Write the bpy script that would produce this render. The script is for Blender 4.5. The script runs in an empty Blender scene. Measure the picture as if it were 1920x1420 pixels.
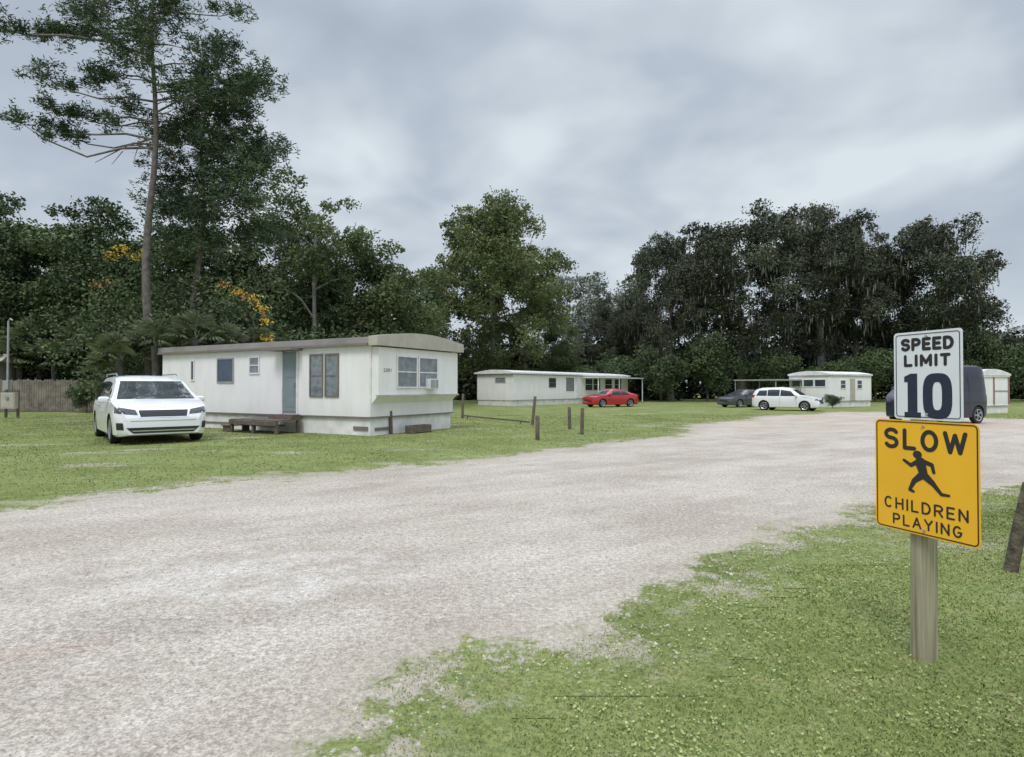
import bpy, bmesh, math, random
import numpy as np
from mathutils import Vector, Matrix
from mathutils.bvhtree import BVHTree
random.seed(7)
RNG = np.random.default_rng(11)
scene = bpy.context.scene
col = scene.collection

# ------------------------------------------------------------------ materials
def mat_new(name):
    m = bpy.data.materials.new(name); m.use_nodes = True
    nt = m.node_tree
    return m, nt, nt.nodes['Principled BSDF']

def simple(name, c, rough=0.6, metal=0.0, var=0.15, scale=3.0, bump=0.0, bscale=40.0, coat=0.0):
    m, nt, b = mat_new(name)
    geo = nt.nodes.new('ShaderNodeNewGeometry')
    n = nt.nodes.new('ShaderNodeTexNoise'); n.inputs['Scale'].default_value = scale
    n.inputs['Detail'].default_value = 4
    nt.links.new(geo.outputs['Position'], n.inputs['Vector'])
    r = nt.nodes.new('ShaderNodeValToRGB')
    r.color_ramp.elements[0].position = 0.3; r.color_ramp.elements[1].position = 0.7
    r.color_ramp.elements[0].color = (*[x*(1-var) for x in c], 1)
    r.color_ramp.elements[1].color = (*[min(1, x*(1+var*0.6)) for x in c], 1)
    nt.links.new(n.outputs['Fac'], r.inputs['Fac'])
    nt.links.new(r.outputs['Color'], b.inputs['Base Color'])
    b.inputs['Roughness'].default_value = rough
    b.inputs['Metallic'].default_value = metal
    if coat: b.inputs['Coat Weight'].default_value = coat
    if bump:
        n2 = nt.nodes.new('ShaderNodeTexNoise'); n2.inputs['Scale'].default_value = bscale
        nt.links.new(geo.outputs['Position'], n2.inputs['Vector'])
        bp = nt.nodes.new('ShaderNodeBump'); bp.inputs['Strength'].default_value = bump
        bp.inputs['Distance'].default_value = 0.02
        nt.links.new(n2.outputs['Fac'], bp.inputs['Height'])
        nt.links.new(bp.outputs['Normal'], b.inputs['Normal'])
    return m

def leaf_mat(name, dark, mid, light, transl=0.0):
    # colour varies by a per-leaf 'tone' attribute stored on the mesh
    m, nt, b = mat_new(name)
    at = nt.nodes.new('ShaderNodeAttribute'); at.attribute_name = 'tone'
    r = nt.nodes.new('ShaderNodeValToRGB'); e = r.color_ramp.elements
    e[0].position = 0.1; e[0].color = (*dark, 1)
    e[1].position = 0.9; e[1].color = (*light, 1)
    k = e.new(0.5); k.color = (*mid, 1)
    nt.links.new(at.outputs['Fac'], r.inputs['Fac'])
    nt.links.new(r.outputs['Color'], b.inputs['Base Color'])
    b.inputs['Roughness'].default_value = 0.7
    b.inputs['Specular IOR Level'].default_value = 0.12
    if transl:
        out = nt.nodes['Material Output']
        t = nt.nodes.new('ShaderNodeBsdfTranslucent'); nt.links.new(r.outputs['Color'], t.inputs['Color'])
        mx = nt.nodes.new('ShaderNodeMixShader'); mx.inputs[0].default_value = transl
        nt.links.new(b.outputs[0], mx.inputs[1]); nt.links.new(t.outputs[0], mx.inputs[2])
        nt.links.new(mx.outputs[0], out.inputs['Surface'])
    return m

def siding(name, c, pitch=0.2):
    m, nt, b = mat_new(name)
    tc = nt.nodes.new('ShaderNodeTexCoord')
    sep = nt.nodes.new('ShaderNodeSeparateXYZ'); nt.links.new(tc.outputs['Object'], sep.inputs[0])
    add = nt.nodes.new('ShaderNodeMath'); add.operation = 'ADD'
    nt.links.new(sep.outputs[0], add.inputs[0]); nt.links.new(sep.outputs[1], add.inputs[1])
    md = nt.nodes.new('ShaderNodeMath'); md.operation = 'PINGPONG'; md.inputs[1].default_value = pitch/2
    nt.links.new(add.outputs[0], md.inputs[0])
    mr = nt.nodes.new('ShaderNodeMapRange'); mr.inputs[1].default_value = 0.0; mr.inputs[2].default_value = 0.01
    nt.links.new(md.outputs[0], mr.inputs[0])
    bp = nt.nodes.new('ShaderNodeBump'); bp.inputs['Strength'].default_value = 0.2; bp.inputs['Distance'].default_value = 0.008
    nt.links.new(mr.outputs[0], bp.inputs['Height']); nt.links.new(bp.outputs['Normal'], b.inputs['Normal'])
    n = nt.nodes.new('ShaderNodeTexNoise'); n.inputs['Scale'].default_value = 1.3; n.inputs['Detail'].default_value = 5
    mp = nt.nodes.new('ShaderNodeMapping'); mp.inputs['Scale'].default_value = (2.0, 2.0, 0.6)
    nt.links.new(tc.outputs['Object'], mp.inputs[0]); nt.links.new(mp.outputs[0], n.inputs['Vector'])
    r = nt.nodes.new('ShaderNodeValToRGB'); e = r.color_ramp.elements
    e[0].position = 0.25; e[0].color = (c[0]*.92, c[1]*.91, c[2]*.89, 1)
    e[1].position = 0.6; e[1].color = (*c, 1)
    nt.links.new(n.outputs['Fac'], r.inputs['Fac'])
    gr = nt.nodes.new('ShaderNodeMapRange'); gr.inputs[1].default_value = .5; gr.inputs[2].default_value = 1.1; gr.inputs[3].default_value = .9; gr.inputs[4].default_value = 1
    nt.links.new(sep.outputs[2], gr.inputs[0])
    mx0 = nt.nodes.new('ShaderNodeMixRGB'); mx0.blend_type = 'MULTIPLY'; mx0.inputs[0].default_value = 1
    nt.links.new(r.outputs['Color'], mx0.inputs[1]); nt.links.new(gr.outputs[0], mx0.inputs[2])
    mx = nt.nodes.new('ShaderNodeMixRGB'); mx.blend_type = 'MULTIPLY'; mx.inputs[0].default_value = 1
    g = nt.nodes.new('ShaderNodeMapRange'); g.inputs[1].default_value = 0; g.inputs[2].default_value = 0.008
    g.inputs[3].default_value = 0.92; g.inputs[4].default_value = 1
    nt.links.new(md.outputs[0], g.inputs[0])
    nt.links.new(mx0.outputs[0], mx.inputs[1]); nt.links.new(g.outputs[0], mx.inputs[2])
    nt.links.new(mx.outputs[0], b.inputs['Base Color'])
    b.inputs['Roughness'].default_value = 0.5
    return m

M = {}
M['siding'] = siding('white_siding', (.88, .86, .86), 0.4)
M['siding2'] = siding('cream_siding', (.62, .59, .52), 0.35)
M['skirt'] = simple('skirt_block', (.78, .76, .74), .8, var=.2, scale=2.5, bump=.3)
M['fascia'] = simple('tan_fascia', (.46, .42, .36), .6, var=.12)
M['roofm'] = simple('roof_metal', (.29, .265, .25), .5, var=.25, scale=1.0)
M['trim'] = simple('trim_brown', (.20, .17, .15), .6)
M['whitetrim'] = simple('trim_white', (.79, .77, .77), .5)
M['door'] = simple('door_blue', (.22, .27, .29), .5, var=.1)
M['glass'] = simple('window_glass', (.05, .065, .08), .08, var=.3)
M['curtain'] = simple('curtained_glass', (.22, .24, .26), .15, var=.35, scale=6)
M['bluepane'] = simple('blue_glass', (.06, .09, .13), .1, var=.2)
M['wood'] = simple('old_wood', (.14, .11, .09), .85, var=.4, scale=8, bump=.5)
M['wood2'] = simple('fence_wood', (.22, .19, .155), .9, var=.45, scale=3, bump=.5)
M['oldpost'] = simple('mossy_old_wood', (.10, .085, .055), .9, var=.6, scale=14, bump=.8)
M['bark'] = simple('pine_bark', (.15, .13, .118), .95, var=.5, scale=5, bump=.8, bscale=14)
M['bark2'] = simple('oak_bark', (.12, .11, .10), .95, var=.5, scale=4, bump=.8, bscale=10)
M['bark3'] = simple('grey_bark', (.26, .24, .22), .95, var=.4, scale=4)
M['yellow'] = simple('sign_yellow', (.90, .475, .015), .42, var=.06)
M['signwhite'] = simple('sign_white', (.74, .76, .78), .4, var=.05)
M['black'] = simple('sign_black', (.018, .017, .016), .5)
M['navy'] = simple('sign_navy', (.012, .02, .045), .45)
M['steel'] = simple('galvanised', (.45, .45, .46), .35, metal=.8)
M['rubber'] = simple('rubber', (.02, .02, .02), .85)
M['alloy'] = simple('alloy', (.5, .51, .53), .3, metal=.85)
M['chrome'] = simple('chrome', (.75, .76, .78), .15, metal=1)
M['plastic'] = simple('black_plastic', (.022, .022, .024), .5)
M['carglass'] = simple('car_glass', (.03, .035, .04), .04, var=.1)
M['screen'] = simple('windscreen_glass', (.07, .08, .085), .04, var=.4, coat=1.0)
M['lamp'] = simple('lamp_lens', (.06, .065, .08), .08, var=.5, scale=14)
M['tail'] = simple('tail_lens', (.45, .015, .015), .15)
M['pwhite'] = simple('paint_white', (.80, .81, .82), .25, var=.02, coat=.6)
M['pred'] = simple('paint_red', (.42, .012, .02), .25, var=.05, coat=.8)
M['pnavy'] = simple('paint_navy', (.012, .016, .032), .3, var=.05, coat=.6)
M['pgrey'] = simple('paint_grey', (.06, .065, .07), .3, var=.05, coat=.8)
M['greybox'] = simple('grey_metal', (.38, .38, .37), .5, metal=.2)
M['brick'] = simple('red_brown_trim', (.30, .20, .17), .7)
M['oak'] = leaf_mat('oak_leaves', (.045, .052, .036), (.078, .088, .058), (.12, .13, .088))
M['moss'] = leaf_mat('spanish_moss', (.11, .115, .10), (.15, .155, .135), (.20, .205, .18))
M['mid'] = leaf_mat('dark_green_leaves', (.055, .078, .042), (.095, .13, .062), (.15, .19, .095))
M['olive'] = leaf_mat('olive_leaves', (.085, .11, .048), (.15, .178, .075), (.23, .255, .12), transl=.2)
M['lite'] = leaf_mat('light_leaves', (.07, .097, .042), (.125, .16, .072), (.20, .23, .115), transl=.2)
M['haze'] = leaf_mat('haze_tinted_leaves', (.20, .22, .19), (.28, .30, .26), (.35, .37, .33))  # distance haze is painted into the leaf colour of the far trees
M['pine'] = leaf_mat('pine_needles', (.04, .066, .04), (.072, .11, .058), (.12, .165, .085))
M['palm'] = leaf_mat('palm_fronds', (.09, .115, .06), (.165, .195, .11), (.25, .28, .17))
M['yflower'] = leaf_mat('yellow_blossom', (.42, .26, .04), (.60, .42, .06), (.68, .52, .12))
M['oflower'] = leaf_mat('orange_blossom', (.28, .13, .06), (.42, .23, .08), (.52, .34, .10))
M['grassb'] = leaf_mat('grass_blades', (.14, .175, .055), (.215, .255, .085), (.33, .345, .15))
M['clover'] = leaf_mat('clover', (.20, .26, .09), (.29, .35, .13), (.42, .46, .22))

def timber():
    m, nt, b = mat_new('treated_post')
    tc = nt.nodes.new('ShaderNodeTexCoord'); mp = nt.nodes.new('ShaderNodeMapping'); mp.inputs['Scale'].default_value = (45, 45, 1.6)
    nt.links.new(tc.outputs['Object'], mp.inputs[0])
    n = nt.nodes.new('ShaderNodeTexNoise'); n.inputs['Scale'].default_value = 1; n.inputs['Detail'].default_value = 5; nt.links.new(mp.outputs[0], n.inputs['Vector'])
    r = nt.nodes.new('ShaderNodeValToRGB'); e = r.color_ramp.elements
    e[0].position = .32; e[0].color = (.19, .16, .10, 1); e[1].position = .62; e[1].color = (.40, .365, .245, 1)
    nt.links.new(n.outputs['Fac'], r.inputs['Fac']); nt.links.new(r.outputs['Color'], b.inputs['Base Color'])
    bp = nt.nodes.new('ShaderNodeBump'); bp.inputs['Strength'].default_value = .7; bp.inputs['Distance'].default_value = .006
    nt.links.new(n.outputs['Fac'], bp.inputs['Height']); nt.links.new(bp.outputs[0], b.inputs['Normal']); b.inputs['Roughness'].default_value = .9
    return m
M['post'] = timber()

# ------------------------------------------------------------------ mesh helpers
TR = np.random.default_rng(99)
def np_mesh(name, V, nper, mat, lf=.9, tone=True):
    V = np.asarray(V, dtype=np.float32).reshape(-1, 3)
    n = len(V); f = n // nper
    me = bpy.data.meshes.new(name)
    me.vertices.add(n); me.vertices.foreach_set('co', V.ravel())
    me.loops.add(n); me.loops.foreach_set('vertex_index', np.arange(n, dtype=np.int32))
    me.polygons.add(f); me.polygons.foreach_set('loop_start', np.arange(0, n, nper, dtype=np.int32))
    me.update(calc_edges=True)
    if tone:
        c = V.reshape(f, nper, 3).mean(1); x, y, z = c[:,0], c[:,1], c[:,2]
        t = .5+.13*np.sin(x*lf*1.1+1.7*np.sin(y*lf*.8+z*lf*.6))+.12*np.sin(z*lf*1.7+x*lf*.9+2)+.08*np.sin(y*lf*2.9-x*lf*2.3+z*lf*1.3)+TR.normal(0, .11, f)
        a = me.attributes.new('tone', 'FLOAT', 'FACE'); a.data.foreach_set('value', np.clip(t, 0, 1).astype(np.float32))
    me.materials.append(mat)
    return me

class MB:
    def __init__(s): s.v = []; s.f = []; s.m = []
    def add(s, vs, fs, mi=0):
        o = len(s.v); s.v += [tuple(v) for v in vs]; s.f += [tuple(i+o for i in f) for f in fs]; s.m += [mi]*len(fs)
    def box(s, x0, x1, y0, y1, z0, z1, mi=0):
        s.add([(x0,y0,z0),(x1,y0,z0),(x1,y1,z0),(x0,y1,z0),(x0,y0,z1),(x1,y0,z1),(x1,y1,z1),(x0,y1,z1)],
              [(0,3,2,1),(4,5,6,7),(0,1,5,4),(1,2,6,5),(2,3,7,6),(3,0,4,7)], mi)
    def bar(s, a, b, w, h, mi=0):
        a = Vector(a); b = Vector(b); d = (b-a).normalized()
        up = Vector((0,0,1)) if abs(d.z) < .95 else Vector((0,1,0))
        r = d.cross(up).normalized()*w/2; u = r.cross(d).normalized()*h/2
        vs = [a-r-u, a+r-u, a+r+u, a-r+u, b-r-u, b+r-u, b+r+u, b-r+u]
        s.add(vs, [(0,1,2,3),(7,6,5,4),(0,4,5,1),(1,5,6,2),(2,6,7,3),(3,7,4,0)], mi)
    def tube(s, pts, rad, n=8, mi=0, cap=True):
        pts = [Vector(p) for p in pts]; o = len(s.v); k = len(pts)
        for i, p in enumerate(pts):
            d = (pts[min(i+1, k-1)]-pts[max(i-1, 0)]).normalized()
            ref = Vector((1, 0, 0)) if abs(d.x) < .8 else Vector((0, 1, 0))
            a = d.cross(ref).normalized(); b = d.cross(a)
            for j in range(n):
                t = 2*math.pi*j/n
                s.v.append(tuple(p+(a*math.cos(t)+b*math.sin(t))*rad[i]))
        for i in range(k-1):
            for j in range(n):
                s.f.append((o+i*n+j, o+i*n+(j+1) % n, o+(i+1)*n+(j+1) % n, o+(i+1)*n+j)); s.m.append(mi)
        if cap:
            s.f.append(tuple(o+j for j in range(n))); s.m.append(mi)
            s.f.append(tuple(o+(k-1)*n+j for j in range(n))[::-1]); s.m.append(mi)
    def prism(s, poly, axis, a0, a1, mi=0):
        def mk(p, a):
            return {'x': (a, p[0], p[1]), 'y': (p[0], a, p[1]), 'z': (p[0], p[1], a)}[axis]
        n = len(poly); vs = [mk(p, a0) for p in poly]+[mk(p, a1) for p in poly]
        fs = [tuple(range(n)), tuple(range(2*n-1, n-1, -1))]+[(i, i+n, (i+1) % n+n, (i+1) % n) for i in range(n)]
        s.add(vs, fs, mi)
    def mesh(s, name, mats, smooth=None, fix=True):
        me = bpy.data.meshes.new(name); me.from_pydata(s.v, [], s.f)
        for m in mats: me.materials.append(m)
        me.polygons.foreach_set('material_index', s.m)
        if fix:
            bm = bmesh.new(); bm.from_mesh(me); bmesh.ops.recalc_face_normals(bm, faces=bm.faces); bm.to_mesh(me); bm.free()
        if smooth is not None:
            me.polygons.foreach_set('use_smooth', [True]*len(me.polygons))
            me.set_sharp_from_angle(angle=math.radians(smooth))
        me.update(); return me

def obj(name, me, parent=None, loc=(0,0,0), rz=0.0, bevel=0, label=None, cat=None, group=None, kind=None):
    o = bpy.data.objects.new(name, me); col.objects.link(o)
    o.location = loc; o.rotation_euler = (0, 0, rz)
    if parent: o.parent = parent
    if bevel:
        b = o.modifiers.new('bevel', 'BEVEL'); b.width = bevel; b.segments = 2; b.limit_method = 'ANGLE'
    if label: o['label'] = label
    if cat: o['category'] = cat
    if group: o['group'] = group
    if kind: o['kind'] = kind
    return o
def thing(name, label, cat, loc=(0,0,0), rz=0.0, group=None):
    return obj(name, None, None, loc, rz, label=label, cat=cat, group=group)
def copy_thing(src, loc, rz=0.0, sc=(1,1,1), label=None):
    def rec(o, parent):
        c = o.copy(); col.objects.link(c)
        if parent is not None: c.parent = parent
        for ch in [k for k in bpy.data.objects if k.parent == o and k != c]:
            rec(ch, c)
        return c
    c = rec(src, None); c.location = loc; c.rotation_euler = (0, 0, rz); c.scale = sc
    if label: c['label'] = label
    return c

# ------------------------------------------------------------------ road polygon / distance
ROAD = np.array([(-45,1.8),(-20,4.6),(-12,6.0),(-6.3,7.2),(-5.45,8.6),(-3.99,9.97),(-2.35,11.27),(-1.13,12.8),(1.6,15.3),(4.5,18.5),
 (6.4,22.5),(8.6,26),(12.2,30.5),(15.3,33.6),(20,37.5),(24,36.5),(23.2,30),(30,25),(60,22),(60,12),(30,11),(14,10.3),(7.87,9.43),(6.5,8.9),
 (4.3,7.5),(3.3,6.5),(2.2,5.6),(1.25,4.6),(.5,3.98),(-.03,3.5),(-.25,3.12),(-.65,2.64),(-.9,2.3),(-1.5,1.4),(-2.6,-3),(-4,-10),(-45,-10)])
def wob(x, y):
    return (.16*np.sin(x*2.1+1.3*np.sin(y*1.7))+.12*np.sin(y*3.7+x*1.9)+.07*np.sin(x*7.3-y*5.1)+.05*np.sin(x*13.1+y*11.7)+.3*np.sin(x*.55+y*.4)*np.clip((y-6)/10,0,1))
def sdist(x, y):
    d2 = np.full(x.shape, 1e9); ins = np.zeros(x.shape, bool); n = len(ROAD)
    for i in range(n):
        ax, ay = ROAD[i]; bx, by = ROAD[(i+1) % n]
        ex, ey = bx-ax, by-ay
        t = np.clip(((x-ax)*ex+(y-ay)*ey)/(ex*ex+ey*ey), 0, 1)
        d2 = np.minimum(d2, (x-ax-t*ex)**2+(y-ay-t*ey)**2)
        c = (ay > y) != (by > y)
        with np.errstate(divide='ignore', invalid='ignore'):
            xi = ax+(y-ay)*ex/(ey if ey != 0 else 1e-9)
        ins ^= c & (x < xi)
    d = np.sqrt(d2); return np.where(ins, d, -d)+wob(x, y)

def grid_obj(name, xs, ys, z, keep=None, mat=None):
    X, Y = np.meshgrid(xs, ys); D = sdist(X.ravel(), Y.ravel())
    nx, ny = len(xs), len(ys)
    V = np.stack([X.ravel(), Y.ravel(), np.full(X.size, z)], 1)
    I = np.arange(nx*ny).reshape(ny, nx)
    F = np.stack([I[:-1,:-1], I[:-1,1:], I[1:,1:], I[1:,:-1]], -1).reshape(-1, 4)
    if keep is not None:
        F = F[(D[F].max(1) > keep)]
        used = np.unique(F); mp = -np.ones(len(V), int); mp[used] = np.arange(len(used))
        V = V[used]; D = D[used]; F = mp[F]
    me = bpy.data.meshes.new(name)
    me.vertices.add(len(V)); me.vertices.foreach_set('co', V.astype(np.float32).ravel())
    me.loops.add(F.size); me.loops.foreach_set('vertex_index', F.astype(np.int32).ravel())
    me.polygons.add(len(F)); me.polygons.foreach_set('loop_start', np.arange(0, F.size, 4, dtype=np.int32))
    me.update(calc_edges=True)
    a = me.attributes.new('edge', 'FLOAT', 'POINT'); a.data.foreach_set('value', D.astype(np.float32))
    me.materials.append(mat)
    return me

def N(nt, t, **kw):
    n = nt.nodes.new(t)
    for k, v in kw.items(): setattr(n, k, v)
    return n
def noise(nt, vec, scale, detail=4, rough=.55, dist=0):
    n = N(nt, 'ShaderNodeTexNoise'); n.inputs['Scale'].default_value = scale; n.inputs['Detail'].default_value = detail
    n.inputs['Roughness'].default_value = rough; n.inputs['Distortion'].default_value = dist
    nt.links.new(vec, n.inputs['Vector']); return n.outputs['Fac']
def mix(nt, fac, a, b, blend='MIX'):
    m = N(nt, 'ShaderNodeMixRGB', blend_type=blend)
    for s, v in ((0, fac), (1, a), (2, b)):
        if isinstance(v, (int, float)): m.inputs[s].default_value = v
        elif isinstance(v, tuple): m.inputs[s].default_value = (*v, 1)
        else: nt.links.new(v, m.inputs[s])
    return m.outputs[0]
def maprange(nt, v, a, b, c=0., d=1.):
    m = N(nt, 'ShaderNodeMapRange'); nt.links.new(v, m.inputs[0])
    for i, x in enumerate((a, b, c, d)): m.inputs[i+1].default_value = x
    m.interpolation_type = 'SMOOTHSTEP'
    return m.outputs[0]
def math2(nt, op, a, b):
    m = N(nt, 'ShaderNodeMath', operation=op)
    for i, v in enumerate((a, b)):
        if isinstance(v, (int, float)): m.inputs[i].default_value = v
        else: nt.links.new(v, m.inputs[i])
    return m.outputs[0]
def stretched(nt, P, deg, sx, sy, loc=(0,0,0)):
    mp = N(nt, 'ShaderNodeMapping', vector_type='TEXTURE'); mp.inputs['Rotation'].default_value = (0, 0, math.radians(deg))
    mp.inputs['Scale'].default_value = (sx, sy, 1); mp.inputs['Location'].default_value = loc
    nt.links.new(P, mp.inputs[0]); return mp.outputs[0]

def lawn_color(nt, P, edge):
    a = noise(nt, P, .5, 5, .65); f = noise(nt, P, 30, 3, .75); k = noise(nt, P, 4, 4, .7)
    c = mix(nt, maprange(nt, a, .35, .65), (.14, .17, .055), (.205, .235, .085))
    c = mix(nt, maprange(nt, k, .45, .70, 0, .6), c, (.27, .26, .12))
    c = mix(nt, .8, c, mix(nt, maprange(nt, f, .3, .7), (.62, .62, .62), (1.35, 1.35, 1.35)), 'MULTIPLY')
    dirt = mix(nt, f, (.28, .24, .18), (.48, .43, .35))
    e = math2(nt, 'ADD', edge, maprange(nt, noise(nt, P, 1.6, 5, .75), .25, .75, -1.0, .9))
    c = mix(nt, maprange(nt, e, -.45, .25, 0, .8), c, dirt)
    c = mix(nt, maprange(nt, noise(nt, stretched(nt, P, 10, 3.0, 1.2), .75, 5, .65), .56, .68, 0, .8), c, dirt)
    return c, math2(nt, 'ADD', f, k)

def make_road_mat():
    m, nt, b = mat_new('gravel')
    geo = N(nt, 'ShaderNodeNewGeometry'); P = geo.outputs['Position']
    at = N(nt, 'ShaderNodeAttribute', attribute_name='edge'); edge = at.outputs['Fac']
    def blob(x, y, rx, ry, deg, k):
        # irregular patch lying on the drive at world position x, y
        v = stretched(nt, P, deg, rx, ry, (x, y, 0)); L = N(nt, 'ShaderNodeVectorMath', operation='LENGTH'); nt.links.new(v, L.inputs[0])
        e_ = math2(nt, 'ADD', L.outputs['Value'], maprange(nt, noise(nt, P, 3.0, 6, .75), .25, .75, -1.2, 1.2))
        return maprange(nt, e_, 1.3, .2, 0, k)
    big = noise(nt, stretched(nt, P, 32, 1.8, 1.1), .8, 5, .65)
    c = mix(nt, maprange(nt, big, .32, .66), (.385, .335, .285), (.50, .45, .395))
    c = mix(nt, maprange(nt, noise(nt, stretched(nt, P, 20, 1.3, .9, (3,5,0)), 1.1, 7, .75), .54, .68, 0, .45), c, (.61, .57, .525))
    c = mix(nt, maprange(nt, noise(nt, stretched(nt, P, 38, 1.4, .9), 1.9, 6, .75), .52, .70, 0, .5), c, (.295, .25, .21))
    tr = noise(nt, stretched(nt, P, 34, 12.0, .5, (1,2,0)), 1.0, 2, .5)
    c = mix(nt, maprange(nt, tr, .5, .62, 0, .22), c, (.32, .28, .235))
    c = mix(nt, blob(-2.3, 5.0, 1.3, .5, 8, .42), c, (.62, .595, .56))
    c = mix(nt, blob(-1.6, 4.5, .6, .2, 10, .40), c, (.62, .595, .56))
    c = mix(nt, blob(-2.3, 3.85, .7, .3, 15, .42), c, (.30, .275, .25))
    c = mix(nt, blob(-2.7, 3.5, .4, .14, 15, .3), c, (.44, .31, .245))
    fine = noise(nt, P, 24, 4, .7); peb = noise(nt, P, 75, 2, .6)
    c = mix(nt, .85, c, mix(nt, maprange(nt, fine, .3, .7), (.68, .67, .655), (1.28, 1.28, 1.28)), 'MULTIPLY')
    c = mix(nt, .7, c, mix(nt, maprange(nt, peb, .34, .62), (.62, .60, .58), (1.2, 1.2, 1.2)), 'MULTIPLY')
    sep = N(nt, 'ShaderNodeSeparateXYZ'); nt.links.new(P, sep.inputs[0])
    red = math2(nt, 'MULTIPLY', maprange(nt, sep.outputs[1], 17, 26), maprange(nt, noise(nt, stretched(nt, P, 20, 2, 1), .45, 4), .40, .62, 0, .5))
    c = mix(nt, red, c, (.50, .37, .29))
    c = mix(nt, maprange(nt, noise(nt, P, .9, 3), .62, .74, 0, .3), c, (.45, .34, .28))
    c = mix(nt, maprange(nt, edge, 0.9, 0, 0, .4), c, (.35, .31, .235))
    e = math2(nt, 'ADD', edge, maprange(nt, noise(nt, P, 3.2, 6, .75), .2, .8, -.5, .5))
    al = maprange(nt, e, -.12, .2)
    lc, lh = lawn_color(nt, P, edge)
    c = mix(nt, al, lc, c)
    nt.links.new(c, b.inputs['Base Color']); b.inputs['Roughness'].default_value = .95
    b.inputs['Specular IOR Level'].default_value = .15
    h = math2(nt, 'ADD', fine, math2(nt, 'MULTIPLY', noise(nt, P, 4, 4), 2.5))
    bp = N(nt, 'ShaderNodeBump'); bp.inputs['Strength'].default_value = .7; bp.inputs['Distance'].default_value = .03
    nt.links.new(h, bp.inputs['Height']); nt.links.new(bp.outputs[0], b.inputs['Normal'])
    return m

def make_ground_mat():
    m, nt, b = mat_new('lawn')
    geo = N(nt, 'ShaderNodeNewGeometry'); P = geo.outputs['Position']
    at = N(nt, 'ShaderNodeAttribute', attribute_name='edge')
    c, h = lawn_color(nt, P, at.outputs['Fac'])
    nt.links.new(c, b.inputs['Base Color']); b.inputs['Roughness'].default_value = 1
    b.inputs['Specular IOR Level'].default_value = .1
    bp = N(nt, 'ShaderNodeBump'); bp.inputs['Strength'].default_value = .6; bp.inputs['Distance'].default_value = .03
    nt.links.new(h, bp.inputs['Height']); nt.links.new(bp.outputs[0], b.inputs['Normal'])
    return m

def nonuni(lo, hi, step, far):
    core = np.arange(lo, hi+1e-6, step)
    out = []; s = step; v = hi
    while v < far: s *= 1.6; v += s; out.append(v)
    out2 = []; s = step; v = lo
    while v > -far: s *= 1.6; v -= s; out2.append(v)
    return np.array(out2[::-1]+list(core)+out)
obj('ground', grid_obj('ground', nonuni(-30, 40, .4, 1500), nonuni(-6, 44, .4, 1500), 0.0, None, make_ground_mat()), kind='structure')
obj('road', grid_obj('road', np.arange(-40, 58, .2), np.arange(-9, 40, .2), 0.004, -.6, make_road_mat()), kind='structure')

# ------------------------------------------------------------------ grass
def blades(x, y, h, w, rng):
    n = len(x); a = rng.uniform(0, 2*np.pi, n); l = rng.normal(0, .7, (n, 2))*h[:, None]
    dx, dy = np.cos(a)*w/2, np.sin(a)*w/2
    V = np.zeros((n, 3, 3)); V[:,0] = np.stack([x-dx, y-dy, np.zeros(n)], 1); V[:,1] = np.stack([x+dx, y+dy, np.zeros(n)], 1)
    V[:,2] = np.stack([x+l[:,0], y+l[:,1], h], 1); return V
def scatter(n, x0, x1, y0, y1, power, rng):
    u = rng.random(n); y = y0*(y1/y0)**(u**power)
    x = rng.uniform(x0, x1, n); m = (np.abs(x) < y*.93+.3); return x[m], y[m]
def patchy(x, y):
    return .5+.25*np.sin(x*1.7+np.sin(y*2.3)*1.2)+.2*np.sin(y*3.1+x*2.7)+.15*np.sin(x*8.1+y*6.3)
Vs = []
x, y = scatter(430000, -1.5, 9.5, 1.9, 11, 1.0, RNG)
d = sdist(x, y); k = (d < -.0+.45*(RNG.random(len(x))-.5)*RNG.random(len(x))) & (RNG.random(len(x)) < .6+.4*patchy(x, y))
x, y = x[k], y[k]
Vs.append(blades(x, y, RNG.uniform(.006, .020, len(x)), .004+.0012*y, RNG))
x, y = scatter(330000, -30, 30, 6.5, 34, 1.0, RNG)
d = sdist(x, y); k = (d < -.1+.6*(RNG.random(len(x))-.5)*RNG.random(len(x))) & (RNG.random(len(x)) < .3+.6*patchy(x*.6, y*.6))
x, y = x[k], y[k]
Vs.append(blades(x, y, RNG.uniform(.010, .028, len(x)), .005+.0014*y, RNG))
obj('grass', np_mesh('grass', np.concatenate(Vs), 3, M['grassb'], lf=1.6), kind='stuff', label='short mown patchy green grass beside the gravel', cat='grass')
n = 7000
cx, cy = scatter(700, .2, 9, 2.2, 9, 1.0, RNG)
ii = RNG.integers(0, len(cx), n); x = cx[ii]+RNG.normal(0, .10, n); y = cy[ii]+RNG.normal(0, .10, n)
k = sdist(x, y) < -.12; x, y = x[k], y[k]; n = len(x)
s = RNG.uniform(.004, .009, n); z = RNG.uniform(.012, .022, n); a = RNG.uniform(0, 6.28, n)
ux, uy = np.cos(a)*s, np.sin(a)*s; tz = RNG.normal(0, .3, (n, 2))*s[:, None]
V = np.stack([np.stack([x-ux, y-uy, z-tz[:,0]], 1), np.stack([x+uy, y-ux, z-tz[:,1]], 1), np.stack([x+ux, y+uy, z+tz[:,0]], 1), np.stack([x-uy, y+ux, z+tz[:,1]], 1)], 1)
obj('clover', np_mesh('clover', V, 4, M['clover']), kind='stuff', label='low pale green clover leaves in the grass', cat='weeds')
n = 30000
x, y = scatter(n, -9, 6, 1.9, 11, 1.0, RNG); k = sdist(x, y) > -.3; x, y = x[k], y[k]; n = len(x)
s = RNG.gamma(2.2, .003, n)+.0015+.0005*y; base = np.array([(1,0,0),(0,1,0),(-1,0,0),(0,-1,0),(0,0,1)], float)
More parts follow.
